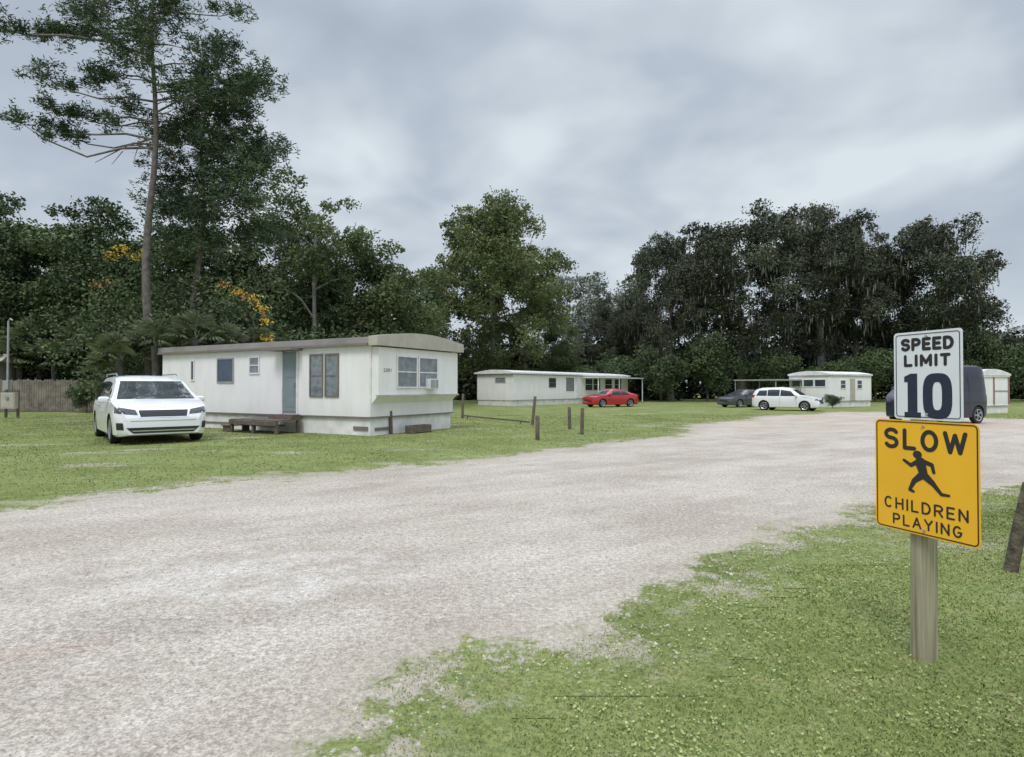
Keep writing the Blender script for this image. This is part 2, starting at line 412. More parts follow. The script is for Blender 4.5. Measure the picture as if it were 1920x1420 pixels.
V5 = base[None]*RNG.uniform(.6, 1.2, (n, 5, 1))*s[:, None, None]; V5[:,4,2] *= .7
th = RNG.uniform(0, 6.28, n); c_, s_ = np.cos(th), np.sin(th)
X5 = V5[...,0]*c_[:,None]-V5[...,1]*s_[:,None]+x[:,None]; Y5 = V5[...,0]*s_[:,None]+V5[...,1]*c_[:,None]+y[:,None]; Z5 = V5[...,2]+.003
Q = np.stack([X5, Y5, Z5], -1); T = Q[:, [0,1,4, 1,2,4, 2,3,4, 3,0,4]]
obj('gravel', np_mesh('gravel', T, 3, simple('pebbles', (.46, .41, .355), .9, var=.5, scale=30), tone=False), kind='stuff', label='loose grey and pinkish stones on the drive', cat='gravel')

# ------------------------------------------------------------------ trees
def diamonds(C, L, W, rng, up=0.0, dirs=None):
    n = len(C)
    if dirs is None:
        u = rng.normal(0, 1, (n, 3)); u[:, 2] *= (1-up)
    else: u = dirs
    u /= np.linalg.norm(u, axis=1)[:, None]+1e-9
    r = rng.normal(0, 1, (n, 3)); v = np.cross(u, r); v /= np.linalg.norm(v, axis=1)[:, None]+1e-9
    u = u*(L/2)[:, None]; v = v*(W/2)[:, None]
    return np.stack([C-u, C+v, C+u, C-v], 1)
def clump_leaves(clusters, per_r2, leaf, rng, flat=.7, up=.3):
    out = []
    for (cx, cy, cz, r) in clusters:
        n = int(per_r2*r*r)+8
        d = rng.normal(0, 1, (n, 3)); d /= np.linalg.norm(d, axis=1)[:, None]
        rad = r*rng.random(n)**.45*(1+.25*np.sin(d[:,0]*5+cx)+.2*np.sin(d[:,1]*7+cz))
        p = d*rad[:, None]; p[:, 2] *= flat; p += (cx, cy, cz)
        L = leaf*rng.uniform(.6, 1.4, n)
        out.append(diamonds(p, L, L*.62, rng, up))
    return np.concatenate(out)
def skeleton(mb, clusters, H, trunk_top, r0, rng, lean=0., n=6):
    pts = []; k = 7
    for i in range(k):
        t = i/(k-1); pts.append((lean*t+math.sin(t*5+r0*9)*.06*H*.1*t, math.cos(t*4+H)*.05*H*.1*t, trunk_top*t))
    rad = [r0*1.35 if i == 0 else r0*(1-.45*i/(k-1)) for i in range(k)]
    mb.tube(pts, rad, 9)
    nodes = [(Vector(pts[i]), rad[i]) for i in range(3, k)]
    cl = sorted(clusters, key=lambda c: (Vector(c[:3])-Vector(pts[-1])).length)
    for c in cl:
        e = Vector(c[:3])
        best = min(nodes, key=lambda q: (q[0]-e).length+max(0, q[0].z-e.z+.5)*1.5)
        a, ra = best; r1 = max(.028, ra*.68); dist = (e-a).length
        mid = a.lerp(e, .5)+Vector((rng.normal(0, .06), rng.normal(0, .06), .10+rng.normal(0, .04)))*dist
        q = [a, a.lerp(mid, .5)+Vector((rng.normal(0,.04),rng.normal(0,.04),.03))*dist, mid, mid.lerp(e, .55)+Vector((0,0,.03*dist)), e]
        rr = [r1, r1*.88, r1*.72, r1*.55, max(.015, r1*.35)]
        mb.tube(q, rr, n, cap=False)
        for i in (1, 2, 3, 4): nodes.append((Vector(q[i]), rr[i]))
def broad_meshes(seed, H, R, base, nclus, crad, leaf, dens, barkm, leafm, trunk_r, flat=.75, moss=0, trunk_frac=None, taper=.35, edge=.4, lumpk=1., ext=3):
    rng = np.random.default_rng(seed); cl = []
    cz = (H+base)/2; hz = (H-base)/2
    while len(cl) < nclus:
        d = rng.normal(0, 1, 3); d /= np.linalg.norm(d)
        rr = rng.random()**edge
        lump = 1+lumpk*(.10*math.sin(d[0]*4+seed)+.09*math.sin(d[1]*5+seed*2)+.08*math.sin(d[2]*6+d[0]*3+seed))
        r = crad*rng.uniform(.55, 1.25)
        z = cz+d[2]*(hz-r*.6)*rr*lump
        w = 1-taper*max(0, (z-cz)/hz)
        x, y = d[0]*(R-r*.5)*rr*lump*w, d[1]*(R-r*.5)*rr*lump*w
        if z > H-r*.4: continue
        cl.append((x, y, z, r))
    mb = MB(); skeleton(mb, cl, H, base+(H-base)*(trunk_frac or .3), trunk_r, rng)
    extra = []
    for c in cl:
        for _ in range(ext):
            o = rng.normal(0, 1, 3); o /= np.linalg.norm(o); o[2] = abs(o[2])*.8
            extra.append((c[0]+o[0]*c[3]*.95, c[1]+o[1]*c[3]*.95, c[2]+o[2]*c[3]*.8, c[3]*.3))
    V = clump_leaves(cl+extra, dens, leaf, rng, flat)
    tm = mb.mesh('trunk', [barkm], 60, fix=False); cm = np_mesh('crown', V, 4, leafm, lf=.55); mm = None
    if moss:
        ii = rng.integers(0, len(cl), moss); C = np.array([cl[i][:3] for i in ii]); rad = np.array([cl[i][3] for i in ii])
        p = C+rng.normal(0, .45, (moss, 3))*rad[:, None]; p[:, 2] -= rad*.5
        L = rng.uniform(.4, 1.2, moss); p[:, 2] -= L/2
        dirs = np.stack([rng.normal(0, .08, moss), rng.normal(0, .08, moss), -np.ones(moss)], 1)
        mm = np_mesh('spanish_moss', diamonds(p, L, L*.14, rng, dirs=dirs), 4, M['moss'])
    return tm, cm, mm
def tree(name, ms, label, cat, loc, rz=0, group=None, sc=(1,1,1)):
    t = thing(name, label, cat, loc, rz, group); t.scale = sc
    obj('trunk', ms[0], t); obj('crown', ms[1], t)
    if ms[2]: obj('spanish_moss', ms[2], t)
    return t

def pine(loc, H, lean, tufts, r0, label, seed, dead=(), dense=40, string=True, rz=.8):
    rng = np.random.default_rng(seed); t = thing('pine_tree', label, 'pine tree', loc)
    mb = MB(); k = 12
    pts = [(lean*(i/(k-1))**1.3+.12*math.sin(i*1.1), .1*math.cos(i), H*i/(k-1)) for i in range(k)]
    rad = [r0*(1-.8*i/(k-1)) for i in range(k)]; rad[0] *= 1.3
    mb.tube(pts, rad, 10)
    def trunk_at(z):
        f = max(0, min(.999, z/H))*(k-1); i = int(f); return Vector(pts[i]).lerp(Vector(pts[i+1]), f-i)
    out = []
    for (dx, z, r) in tufts:
        dy = rng.uniform(-1, 1)*1.1
        e = Vector((dx, dy, z)); hd = math.hypot(dx-lean*.8, dy)
        a = trunk_at(min(H*.985, max(H*.55, z-.12*hd-.2)))
        mid = a.lerp(e, .5)+Vector((0, rng.normal(0,.15), -.03*hd+rng.normal(0,.08)*hd)); q = [a, a.lerp(mid, .5)+Vector((0,0,.03*hd)), mid, mid.lerp(e, .6)+Vector((0,0,-.04*hd)), e]
        r1 = .016+.008*hd; mb.tube(q, [r1, r1*.85, r1*.7, r1*.5, r1*.3], 6, cap=False)
        cs = [(e, r)]
        if string and hd > 3: cs += [(q[3]+Vector((0, rng.normal(0,.2), .2)), r*.4)]
        for (ce, r) in cs:
          for j in range(int(dense*r*r)+9):
            o = rng.normal(0, 1, 3); o /= np.linalg.norm(o); rr = r*rng.random()**.5*(1+.3*math.sin(o[0]*6+dx))
            c = np.array(ce)+o*rr*np.array([1.1, 1.1, rz])
            if j % 3 == 0: mb.tube([ce.lerp(Vector(q[3]), .3*rng.random()), Vector(c)], [.012, .006], 4, cap=False)
            m_ = 22
            dd = rng.normal(0, 1, (m_, 3)); dd[:, 2] = np.abs(dd[:, 2])*.8-.2; dd /= np.linalg.norm(dd, axis=1)[:, None]
            L = rng.uniform(.13, .28, m_); C = c+dd*(L/2)[:, None]+rng.normal(0, .09, (m_, 3))
            out.append(diamonds(C, L, np.full(m_, .05), rng, dirs=dd))
    for (z, dx, dz) in dead:
        a = trunk_at(z); e = a+Vector((dx, -.3, dz)); mb.tube([a, a.lerp(e, .5)+Vector((0,0,.15)), e], [.045, .03, .012], 5)
        m = a.lerp(e, .55); mb.tube([m, m+Vector((dx*.25, .2, -.5))], [.02, .008], 4)
    obj('trunk', mb.mesh('trunk', [M['bark']], 60, fix=False), t)
    obj('crown', np_mesh('crown', np.concatenate(out), 4, M['pine']), t)
pine((-15.5, 26, 0), 19.2, .3, [(-5.9,16.5,.9),(-5.2,17.2,.6),(-4.7,17.3,.8),(-3.4,17.9,.8),(-1.8,17.6,1.3),(-.5,16.9,1.3),(1.1,17.6,1.2),(-.9,15.7,1.2),(1.6,15.5,1.3),
  (3.2,15.7,1.2),(4.3,15.1,1.1),(4.1,13.9,.8),(2.7,13.7,1.1),(1.4,13.9,.9),(-1.8,14.9,.8),(-3,15.1,.75),(-3.9,14.4,.75),(-4.5,13.6,.65),(-3.4,13.4,.65),
  (-5,12.6,.5),(-3.9,12.6,.5),(-1.1,13.7,.75),(.2,18.6,1.3),(3.4,18.0,.6),(4.9,14.5,.7),(-1.9,13.0,.5),(2.2,16.6,.9),(-4.9,12.9,.4),(-1.5,18.8,.9),(2.3,14.6,.8),
  (.4,16.2,.9),(-2.4,16.6,.6),(.5,14.8,.7),(3.6,14.7,.8)],
  .215, 'tall pine with bare lower trunk and open needle crown', 3, dead=[(12.2,-2.4,-1.2),(10.9,1.6,.5),(11.6,-1.2,.1)], dense=36)
pine((-14.4, 27.6, 0), 14.0, .6, [(-.5,13.7,1.2),(1.2,13.8,1.3),(2.3,13.0,1.3),(2.9,12.1,1.1),(.7,12.1,1.3),(-.9,12.6,1.1),(1.7,11.1,1.3),(.2,10.6,1.2),(2.8,10.8,1.1),(-1.2,11.1,1.1),
  (1.9,9.9,1.2),(.6,9.3,1.1),(3.0,9.6,1.1),(-.9,9.5,1.0),(1.6,12.3,1.2),(.4,14.4,1.1),(1.7,14.4,.9),(3.3,11.3,1.0),(-1.4,13.4,.8),(2.2,8.6,1.0),(3.2,8.4,.9),(.9,8.2,1.0),(-.6,8.2,1.0)], .18, 'shorter pine with dense dark rounded crown', 4, dense=55, string=False, rz=.9)

midA = broad_meshes(21, 16.5, 5.6, 2.5, 72, 1.35, .24, 215, M['bark2'], M['mid'], .3)
midB = broad_meshes(22, 16.0, 5.2, 3.5, 64, 1.3, .24, 210, M['bark2'], M['mid'], .28)
openA = broad_meshes(23, 16.0, 3.8, 6.5, 46, .95, .19, 220, M['bark3'], M['lite'], .16, trunk_frac=.55)
openB = broad_meshes(24, 13.5, 4.1, 2.0, 60, 1.15, .22, 220, M['bark3'], M['lite'], .18)
olive = broad_meshes(25, 22.5, 9.0, 1.5, 230, 1.5, .27, 165, M['bark3'], M['olive'], .35, trunk_frac=.5, taper=.5, edge=.42, lumpk=.35)
oakA = broad_meshes(26, 22.0, 9.6, 5.0, 150, 1.5, .27, 185, M['bark3'], M['oak'], .6, flat=.65, moss=1300, taper=.15, edge=.32, lumpk=.7, ext=2)
oakB = broad_meshes(27, 21.5, 9.0, 4.0, 150, 1.5, .27, 185, M['bark3'], M['oak'], .55, flat=.65, moss=1100, taper=.25, edge=.32, lumpk=.6, ext=2)
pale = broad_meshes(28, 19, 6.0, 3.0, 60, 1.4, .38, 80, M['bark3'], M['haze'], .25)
bush = broad_meshes(29, 5.5, 3.4, .3, 30, 1.1, .20, 240, M['bark2'], M['mid'], .1)

g = 'dark broadleaf trees behind the fence'
L0 = 'tall dark green broadleaf tree behind the fence'
srcs = [tree('broadleaf_tree', midA, L0, 'tree', (-41, 47, 0), 0, g), tree('broadleaf_tree', midB, L0, 'tree', (-36.5, 45, 0), 1, g)]
for i, (x, y, s, r) in enumerate([(-32.5,47,.95,2),(-29.5,44,.96,3.3),(-25.5,46.5,.98,.7),(-21.5,43.5,.90,4.1),(-18,46,.86,5.2),(-47,44,.85,2.2),(-14.5,43,.72,1.7)]):
    copy_thing(srcs[i % 2], (x, y, 0), r, (s, s, s))
tree('broadleaf_tree', openA, 'slender open-crowned tree rising behind the white home', 'tree', (-12.7, 39.5, 0), .4)
t = tree('broadleaf_tree', openB, 'light green leafy tree behind the white home', 'tree', (-9.7, 42.5, 0), .4, 'light green trees behind the home')
for (x, y, s, r) in [(-7.6,45,.86,2.0),(-12.0,44,.9,3.1)]: copy_thing(t, (x, y, 0), r, (s, s, s))
tree('broadleaf_tree', olive, 'large olive-green tree with rounded uneven crown', 'tree', (-1.9, 62, 0), .8, sc=(.92, .92, 1.0))
t = tree('broadleaf_tree', openB, 'small olive green tree beside the far home', 'tree', (5.0, 68, 0), 2.5); t.scale = (.75, .75, .72)
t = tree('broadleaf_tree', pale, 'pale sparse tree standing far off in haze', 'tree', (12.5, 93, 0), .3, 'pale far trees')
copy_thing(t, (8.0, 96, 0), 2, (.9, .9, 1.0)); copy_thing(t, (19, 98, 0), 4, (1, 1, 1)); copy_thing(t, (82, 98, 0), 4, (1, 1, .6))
g = 'live oaks draped with moss'; L0 = 'large dark live oak hung with grey moss'
a = tree('live_oak_tree', oakA, L0, 'oak tree', (25.5, 68, 0), 0, g)
b = tree('live_oak_tree', oakB, L0, 'oak tree', (45.6, 68, 0), 0, g); b.scale = (.92, .92, 1.0)
for (s_, x, y, s, r) in [(b,17.6,68,(.62,.62,.92),2.0),(a,34.8,69,(.80,.80,1.06),2.6),(a,12.2,73,(.42,.42,.58),3.9),(b,40.5,72,(.8,.8,.93),1.2),(a,53.5,74,(.5,.5,.50),4.9),(b,61,68,(.7,.7,.42),.5),(a,69,70,(.8,.8,.42),.5)]:
    copy_thing(s_, (x, y, 0), r, s)
g = 'dark shrubs under the trees'
t = tree('shrub', bush, 'dense dark green shrub under the trees', 'shrub', (-20.5, 35, 0), 0, g)
for i, (x, y, s) in enumerate([(-27,43,1.2),(-31,43,1.2),(-35,43,1.1),(-17,36,1.2),(-13.5,37,1.2),(-10,39,1.1),(-8.2,43,1.1),(-24,41,1.3),(7,66,.9),(12,69,1.1),(16,66,1.1),
        (21,66,1.2),(33,64,1.0),(38.5,65,1.2),(44,64,1.0),(50,64,1.2),(56,62,1.0),(62,60,1.1),(28,66,1.1),(-25.5,36.8,.34),(-23.2,36.4,.4)]):
    copy_thing(t, (x, y, 0), i*1.3, (s, s, s*(.85+.1*(i % 4))))
t = tree('shrub', bush, 'small rounded green shrub beside the far white home', 'shrub', (23.3, 44.6, 0), 0); t.scale = (.22, .22, .2)
def woods(name, x0, x1, y0, y1, h, n, leaf, mat, label, seed):
    rng = np.random.default_rng(seed); x = rng.uniform(x0, x1, n); y = rng.uniform(y0, y1, n)
    top = h*(.78+.14*np.sin(x*.55+seed)+.09*np.sin(x*1.3+y)+.07*np.sin(x*3.1)); z = rng.random(n)**.8*top
    L = leaf*rng.uniform(.6, 1.4, n)
    obj(name, np_mesh(name, diamonds(np.stack([x, y, z], 1), L, L*.65, rng, .3), 4, mat), kind='stuff', label=label, cat='woods')
woods('distant_woods', 13, 95, 79, 88, 10, 55000, .6, M['oak'], 'dense dark woods closing off the far side', 5)
woods('distant_woods', -75, -6, 50, 58, 11, 50000, .5, M['mid'], 'dense dark green woods behind the homes', 6)
woods('distant_woods', -16, 20, 72, 76, 7.5, 34000, .5, M['oak'], 'low dark thicket behind the far home', 8)

rng = np.random.default_rng(50)
cl = [(rng.normal(0, 2.2), rng.normal(0, 1.2), rng.uniform(1.5, 6.0), rng.uniform(.7, 1.25)) for _ in range(46)]
cl += [(-1.2,-.6,6.8,1.0),(-.6,-.4,7.2,.7),(-3.2,0,5.4,.9),(3.6,-.5,5.0,.9),(4.1,-.6,3.9,.8),(3,0,5.4,.8),(-2.5,-.4,6.0,.8),(1,0,6.2,1.0),(-3.8,0,4.4,.9),(2,0,5.8,.9)]
mb = MB(); skeleton(mb, cl, 8, 2.4, .16, rng)
t = thing('flowering_tree', 'bushy dark tree with yellow and orange blossom clusters', 'tree', (-15.4, 27.6, 0))
obj('trunk', mb.mesh('trunk', [M['bark2']], 60, fix=False), t)
obj('crown', np_mesh('crown', clump_leaves(cl, 240, .16, rng, .8), 4, M['mid']), t)
yf = [(-1.9,-1.2,7.2,.3),(-1.3,-1.3,7.4,.35),(-.5,-1.2,7.25,.3),(-.9,-1.2,7.1,.25),(4.3,-1.3,5.3,.3),(3.6,-1.4,5.6,.3),(4.7,-1.4,4.9,.3),(4.9,-1.4,4.3,.25),(4.9,-1.3,3.6,.3)]
of = [(-2.6,-1,6.0,.3),(-2.0,-1.1,6.1,.22),(3.0,-1.4,5.9,.35),(3.9,-1.4,5.4,.3),(4.8,-1.4,4.6,.25)]
obj('yellow_blossom', np_mesh('yellow_blossom', clump_leaves(yf, 650, .10, rng, .8), 4, M['yflower']), t)
obj('orange_blossom', np_mesh('orange_blossom', clump_leaves(of, 400, .10, rng, .8), 4, M['oflower']), t)

def palm_mesh(seed, nf, R):
    rng = np.random.default_rng(seed); T = []
    for i in range(nf):
        az = rng.uniform(0, 6.28); el = rng.uniform(-.2, 1.35)
        d = np.array([math.cos(az)*math.cos(el), math.sin(az)*math.cos(el), math.sin(el)])
        side = np.array([-math.sin(az), math.cos(az), 0]); c = d*R*.55; nb = 15
        T.append([(0,0,0), tuple(side*.03), tuple(c)])
        for j in range(nb):
            a = (j/(nb-1)-.5)*3.4; dd = d*math.cos(a)+side*math.sin(a); ll = R*.6*(1-.3*abs(a)/1.7)
            tip = c+dd*ll+np.array([0, 0, -.25*ll-.06*rng.random()*R])
            m = c+dd*ll*.5; pv = -d*math.sin(a)+side*math.cos(a); wv = pv*.05*R
            T.append([tuple(c), tuple(m+wv), tuple(tip)]); T.append([tuple(c), tuple(tip), tuple(m-wv)])
    return np_mesh('fronds', np.array(T), 3, M['palm'])
pm = palm_mesh(5, 22, 1.35)
def palm(loc, h, s, label):
    t = thing('palmetto_palm', label, 'palm', loc, random.random()*6, 'palmettos among the shrubs'); mb = MB()
    mb.tube([(0,0,0),(.05,0,h*.5),(0,.05,h)], [.17,.15,.17], 8); obj('trunk', mb.mesh('trunk', [M['bark2']], 60, fix=False), t)
    f = obj('fronds', pm, t, (0, 0, h)); f.scale = (s, s, s)
for (x, y, h, s) in [(-14.6,25.2,3.2,1.0),(-13.2,25.6,3.5,1.0),(-12.2,26.2,3.2,.9),(-11.2,27.2,3.2,.85),(-16.2,25.4,2.6,1.0)]:
    palm((x, y, 0), h, s, 'fan palm with drooping fronds behind the home')
for (x, y, h, s) in [(-26.8,40,3.6,1.6),(-30.2,40.4,3.0,1.5),(-24.0,39.8,4.2,1.5),(-22.4,39.0,2.8,1.4),(-28.6,41.5,4.6,1.5),(-33,40.5,3.2,1.5),(-21.0,38.6,3.6,1.4),(-31.6,41,4.4,1.5),(-25.4,39.6,2.6,1.4)]:
    palm((x, y, 0), h, s, 'bushy fan palm beside the wooden fence')

# ------------------------------------------------------------------ buildings
def fbox(mb, face, a0, a1, z0, z1, o0, o1, mi=0):
    if face == 'y0': mb.box(a0, a1, -o1, -o0, z0, z1, mi)
    else: mb.box(-o1, -o0, a0, a1, z0, z1, mi)
def window(parent, face, a0, a1, z0, z1, out=0., pane='curtain', frame='whitetrim', mull=True, fw=.05):
    w = obj('window', None, parent)
    p = .035; o_ = out+.001
    O = [(a0,z0),(a1,z0),(a1,z1),(a0,z1)]; I = [(a0+fw,z0+fw),(a1-fw,z0+fw),(a1-fw,z1-fw),(a0+fw,z1-fw)]
    def P3(a, z, o): return (a, -o, z) if face == 'y0' else (-o, a, z)
    vs = [P3(*q, o_) for q in O]+[P3(*q, o_) for q in I]+[P3(*q, o_+p) for q in O]+[P3(*q, o_+p) for q in I]; fs = []
    for i in range(4):
        j = (i+1) % 4; fs += [(i, j, 4+j, 4+i), (8+i, 12+i, 12+j, 8+j), (i, 8+i, 8+j, j), (4+i, 4+j, 12+j, 12+i)]
    mb = MB(); mb.add(vs, fs)
    obj('frame', mb.mesh('frame', [M[frame]]), w)
    if mull:
        zm = (z0+z1)/2; mb = MB(); fbox(mb, face, a0+fw, a1-fw, zm-.018, zm+.018, out+.006, out+p-.005); obj('meeting_rail', mb.mesh('meeting_rail', [M[frame]]), w)
    mb = MB(); fbox(mb, face, a0+fw-.003, a1-fw+.003, z0+fw-.003, z1-fw+.003, out+.004, out+.014)
    obj('pane', mb.mesh('pane', [M[pane]]), w)
def arch(L, W, z0, z1, zc, n=10):
    top = [(W*i/n, z1+(zc-z1)*math.sin(math.pi*i/n)) for i in range(n+1)]
    return [(0, z0), (W, z0)]+top[::-1]

th = math.atan2(.871, .492)
home = thing('mobile_home', 'long white mobile home with tan arched front eave', 'mobile home', (-4.37, 18.96, 0), th)
W_, L_ = 4.4, 10.9
mb = MB(); mb.box(0, W_, 0, L_, .55, 2.86)
mb.prism([(-.26, 1.27), (-.26, 2.76), (0.0, 2.76), (0.0, 1.0)], 'x', .06, W_-.06)
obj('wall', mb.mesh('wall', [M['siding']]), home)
mb = MB(); mb.box(.06, W_-.06, .06, L_-.05, 0, .546)
obj('skirting', mb.mesh('skirting', [M['skirt']]), home)
mb = MB(); mb.box(-.02, W_+.02, -.02, L_+.02, .55, .59)
obj('base_trim', mb.mesh('base_trim', [M['trim']]), home)
mb = MB(); fbox(mb, 'y0', .02, W_-.02, 1.22, 1.275, .2, .30); obj('bay_trim', mb.mesh('bay_trim', [M['fascia']]), home)
for (f_, q) in (('x0', (3.9, 10.6, .18, .24)), ('x0', (.15, .75, .16, .28)), ('y0', (.25, .9, .14, .24))):
    mb = MB(); fbox(mb, f_, *q, -.055, -.03); obj('vent', mb.mesh('vent', [M['trim']]), home)
mb = MB(); mb.box(-.006, .06, -.006, .06, .6, 2.72); obj('corner_trim', mb.mesh('corner_trim', [M['whitetrim']]), home)
mb = MB(); mb.box(W_-.06, W_+.006, -.006, .06, .6, 2.72); obj('corner_trim', mb.mesh('corner_trim', [M['whitetrim']]), home)
mb = MB(); mb.prism(arch(0, W_+.24, 2.86, 3.06, 3.24), 'y', -.02, L_+.1); mb.v = [(v[0]-.12, v[1], v[2]) for v in mb.v]
roof = obj('roof', mb.mesh('roof', [M['roofm']], 30), home)
mb = MB(); mb.prism(arch(0, W_+.28, 2.80, 3.09, 3.30), 'y', -.40, -.03); mb.v = [(v[0]-.14, v[1], v[2]) for v in mb.v]
obj('fascia', mb.mesh('fascia', [M['fascia']], 30), home)
mb = MB(); fbox(mb, 'x0', 0.0, L_+.1, 2.80, 2.875, .0, .16); obj('gutter', mb.mesh('gutter', [M['trim']]), home)
mb = MB(); fbox(mb, 'x0', 3.0, 4.3, 2.735, 2.795, 0.003, .5); obj('door_awning', mb.mesh('door_awning', [M['trim']]), home)
window(home, 'x0', 1.33, 1.95, 1.19, 2.60, pane='curtain', frame='trim'); window(home, 'x0', 2.03, 2.65, 1.19, 2.60, pane='curtain', frame='trim')
window(home, 'x0', 5.13, 5.68, 1.97, 2.60, pane='curtain')
window(home, 'x0', 6.52, 7.47, 1.67, 2.58, pane='bluepane', frame='greybox', mull=False)
window(home, 'x0', 8.82, 9.06, 1.75, 2.55, pane='glass', frame='whitetrim', mull=False)
window(home, 'y0', .90, 1.96, 1.48, 2.54, out=.262, pane='curtain'); window(home, 'y0', 2.02, 3.1, 1.48, 2.54, out=.262, pane='curtain')
dr = obj('door', None, home)
mb = MB(); fbox(mb, 'x0', 3.24, 3.90, .69, 2.70, .004, .05); fbox(mb, 'x0', 3.34, 3.80, 1.85, 2.5, .05, .058); fbox(mb, 'x0', 3.34, 3.80, .85, 1.7, .05, .058)
obj('door_leaf', mb.mesh('door_leaf', [M['door']]), dr, bevel=.004)
for (q0, q1) in ((3.18, 3.235), (3.905, 3.96)):
    mb = MB(); fbox(mb, 'x0', q0, q1, .62, 2.73, .0, .06); obj('jamb', mb.mesh('jamb', [M['whitetrim']]), dr)
mb = MB(); fbox(mb, 'x0', 3.29, 3.33, 1.55, 1.68, .05, .10); obj('handle', mb.mesh('handle', [M['steel']]), dr)
mb = MB(); fbox(mb, 'y0', 2.42, 2.90, 1.46, 1.80, .27, .46); fbox(mb, 'y0', 2.45, 2.70, 1.49, 1.77, .46, .468, 1); fbox(mb, 'y0', 2.73, 2.87, 1.49, 1.77, .46, .468, 1)
obj('air_conditioner', mb.mesh('air_conditioner', [M['whitetrim'], M['greybox']]), home, bevel=.008)

def text_me(s, w, h, mat, off=.02, thick=.0015):
    cu = bpy.data.curves.new('t', 'FONT'); cu.body = s; cu.size = 1; cu.offset = off; cu.extrude = .01; cu.space_character = 1.08
    o = bpy.data.objects.new('t', cu); col.objects.link(o); bpy.context.view_layer.update()
    dg = bpy.context.evaluated_depsgraph_get(); me = bpy.data.meshes.new_from_object(o.evaluated_get(dg))
    bpy.data.objects.remove(o)
    co = np.empty(len(me.vertices)*3, np.float32); me.vertices.foreach_get('co', co); co = co.reshape(-1, 3)
    mn, mx_ = co.min(0), co.max(0); c = (mn+mx_)/2; co = (co-c)*np.array([w/(mx_[0]-mn[0]), h/(mx_[1]-mn[1]), thick/.02])
    out = np.stack([co[:,0], -co[:,2], co[:,1]], 1); me.vertices.foreach_set('co', out.astype(np.float32).ravel())
    me.materials.clear(); me.materials.append(mat); me.update(); return me
obj('house_number', text_me('2301', .36, .11, M['trim'], 0, .004), home, (.47, -.268, 2.05))

dk = thing('wooden_deck', 'low weathered dark wooden entrance deck with a step', 'deck', (-4.37-.871*3.2, 18.96+.492*3.2, 0), th)
mb = MB()
for j in range(7): mb.box(-1.10+j*.145, -1.10+j*.145+.132, -.25, 2.05, .42, .455)
obj('deck_boards', mb.mesh('deck_boards', [M['wood']]), dk)
for (xx, yy) in ((-1.04,-.2),(-1.04,.9),(-1.04,1.98),(-.18,-.2),(-.18,1.98)):
    mb = MB(); mb.box(xx-.045, xx+.045, yy-.045, yy+.045, 0, .418); obj('leg', mb.mesh('leg', [M['wood']]), dk)
mb = MB(); mb.box(-1.12, -1.085, -.25, 2.05, .28, .415); obj('rim_joist', mb.mesh('rim_joist', [M['wood']]), dk)
mb = MB(); mb.box(-1.05, -.2, 2.10, 2.55, .20, .235); mb.box(-1.02,-.97,2.15,2.5,0,.198); mb.box(-.28,-.23,2.15,2.5,0,.198); obj('step', mb.mesh('step', [M['wood']]), dk)
mb = MB(); mb.box(-.42, -.07, -.2, .95, .457, .60); obj('threshold_step', mb.mesh('threshold_step', [M['wood']]), dk)
pl = thing('planter_box', 'low dark weathered planter box beside the home', 'planter', (-3.1, 20.35, 0), th)
mb = MB(); mb.box(-.5, .5, -.16, -.12, .03, .26); mb.box(-.5, .5, .12, .16, .03, .26); mb.box(-.5, -.46, -.12, .12, .03, .26); mb.box(.46, .5, -.12, .12, .03, .26); mb.box(-.46, .46, -.12, .12, .03, .2, 1)
for xx in (-.45, .45): mb.box(xx-.04, xx+.04, -.2, .2, 0, .03)
obj('box', mb.mesh('box', [M['wood'], simple('soil', (.06, .045, .035), 1)]), pl)

def home2(name, label, loc, ang, SX, SY, wallm, z_top, wins, arch_axis='x', roofm='roofm', trimcol='trim', ov=.2):
    h = thing(name, label, 'mobile home', loc, ang)
    mb = MB(); mb.box(0, SX, 0, SY, .45, z_top); obj('wall', mb.mesh('wall', [M[wallm]]), h)
    mb = MB(); mb.box(.05, SX-.05, .05, SY-.05, 0, .446); obj('skirting', mb.mesh('skirting', [M['skirt']]), h)
    mb = MB()
    if arch_axis == 'x':
        mb.prism(arch(0, SY+2*ov, z_top, z_top+.12, z_top+.34), 'x', -ov, SX+ov); mb.v = [(v[0], v[1]-ov, v[2]) for v in mb.v]
    else:
        mb.prism(arch(0, SX+2*ov, z_top, z_top+.10, z_top+.38), 'y', -ov, SY+ov); mb.v = [(v[0]-ov, v[1], v[2]) for v in mb.v]
    obj('roof', mb.mesh('roof', [M[roofm]], 30), h)
    for (f_, L2, z0, z1, o1) in (('y0', SX, z_top-.08, z_top-.003, .06), ('x0', SY, z_top-.08, z_top-.003, .06), ('y0', SX, .45, .50, .03)):
        mb = MB(); fbox(mb, f_, 0, L2, z0, z1, .003, o1); obj('trim', mb.mesh('trim', [M[trimcol]]), h)
    for w in wins: window(h, *w)
    return h
a2 = math.atan2(.788, .616)
h2 = home2('mobile_home', 'long white mobile home with side porch, on the grass', (.1, 50, 0), a2, 20, 3.9, 'siding', 2.65,
  [('x0', .8, 1.9, 1.9, 2.35, 0, 'curtain', 'fascia'), ('y0', 5.1, 6.2, 1.5, 2.35, 0, 'glass', 'trim'), ('y0', 7.9, 9.2, 1.2, 2.4, 0, 'curtain', 'trim'),
   ('y0', 11.2, 12.6, 1.2, 2.4, 0, 'glass', 'whitetrim'), ('y0', 12.7, 14.1, 1.2, 2.4, 0, 'glass', 'whitetrim'), ('y0', 15, 16.5, 1.2, 2.4, 0, 'glass', 'whitetrim'), ('y0', 17, 18.5, 1.2, 2.4, 0, 'glass', 'whitetrim')], roofm='whitetrim', trimcol='fascia')
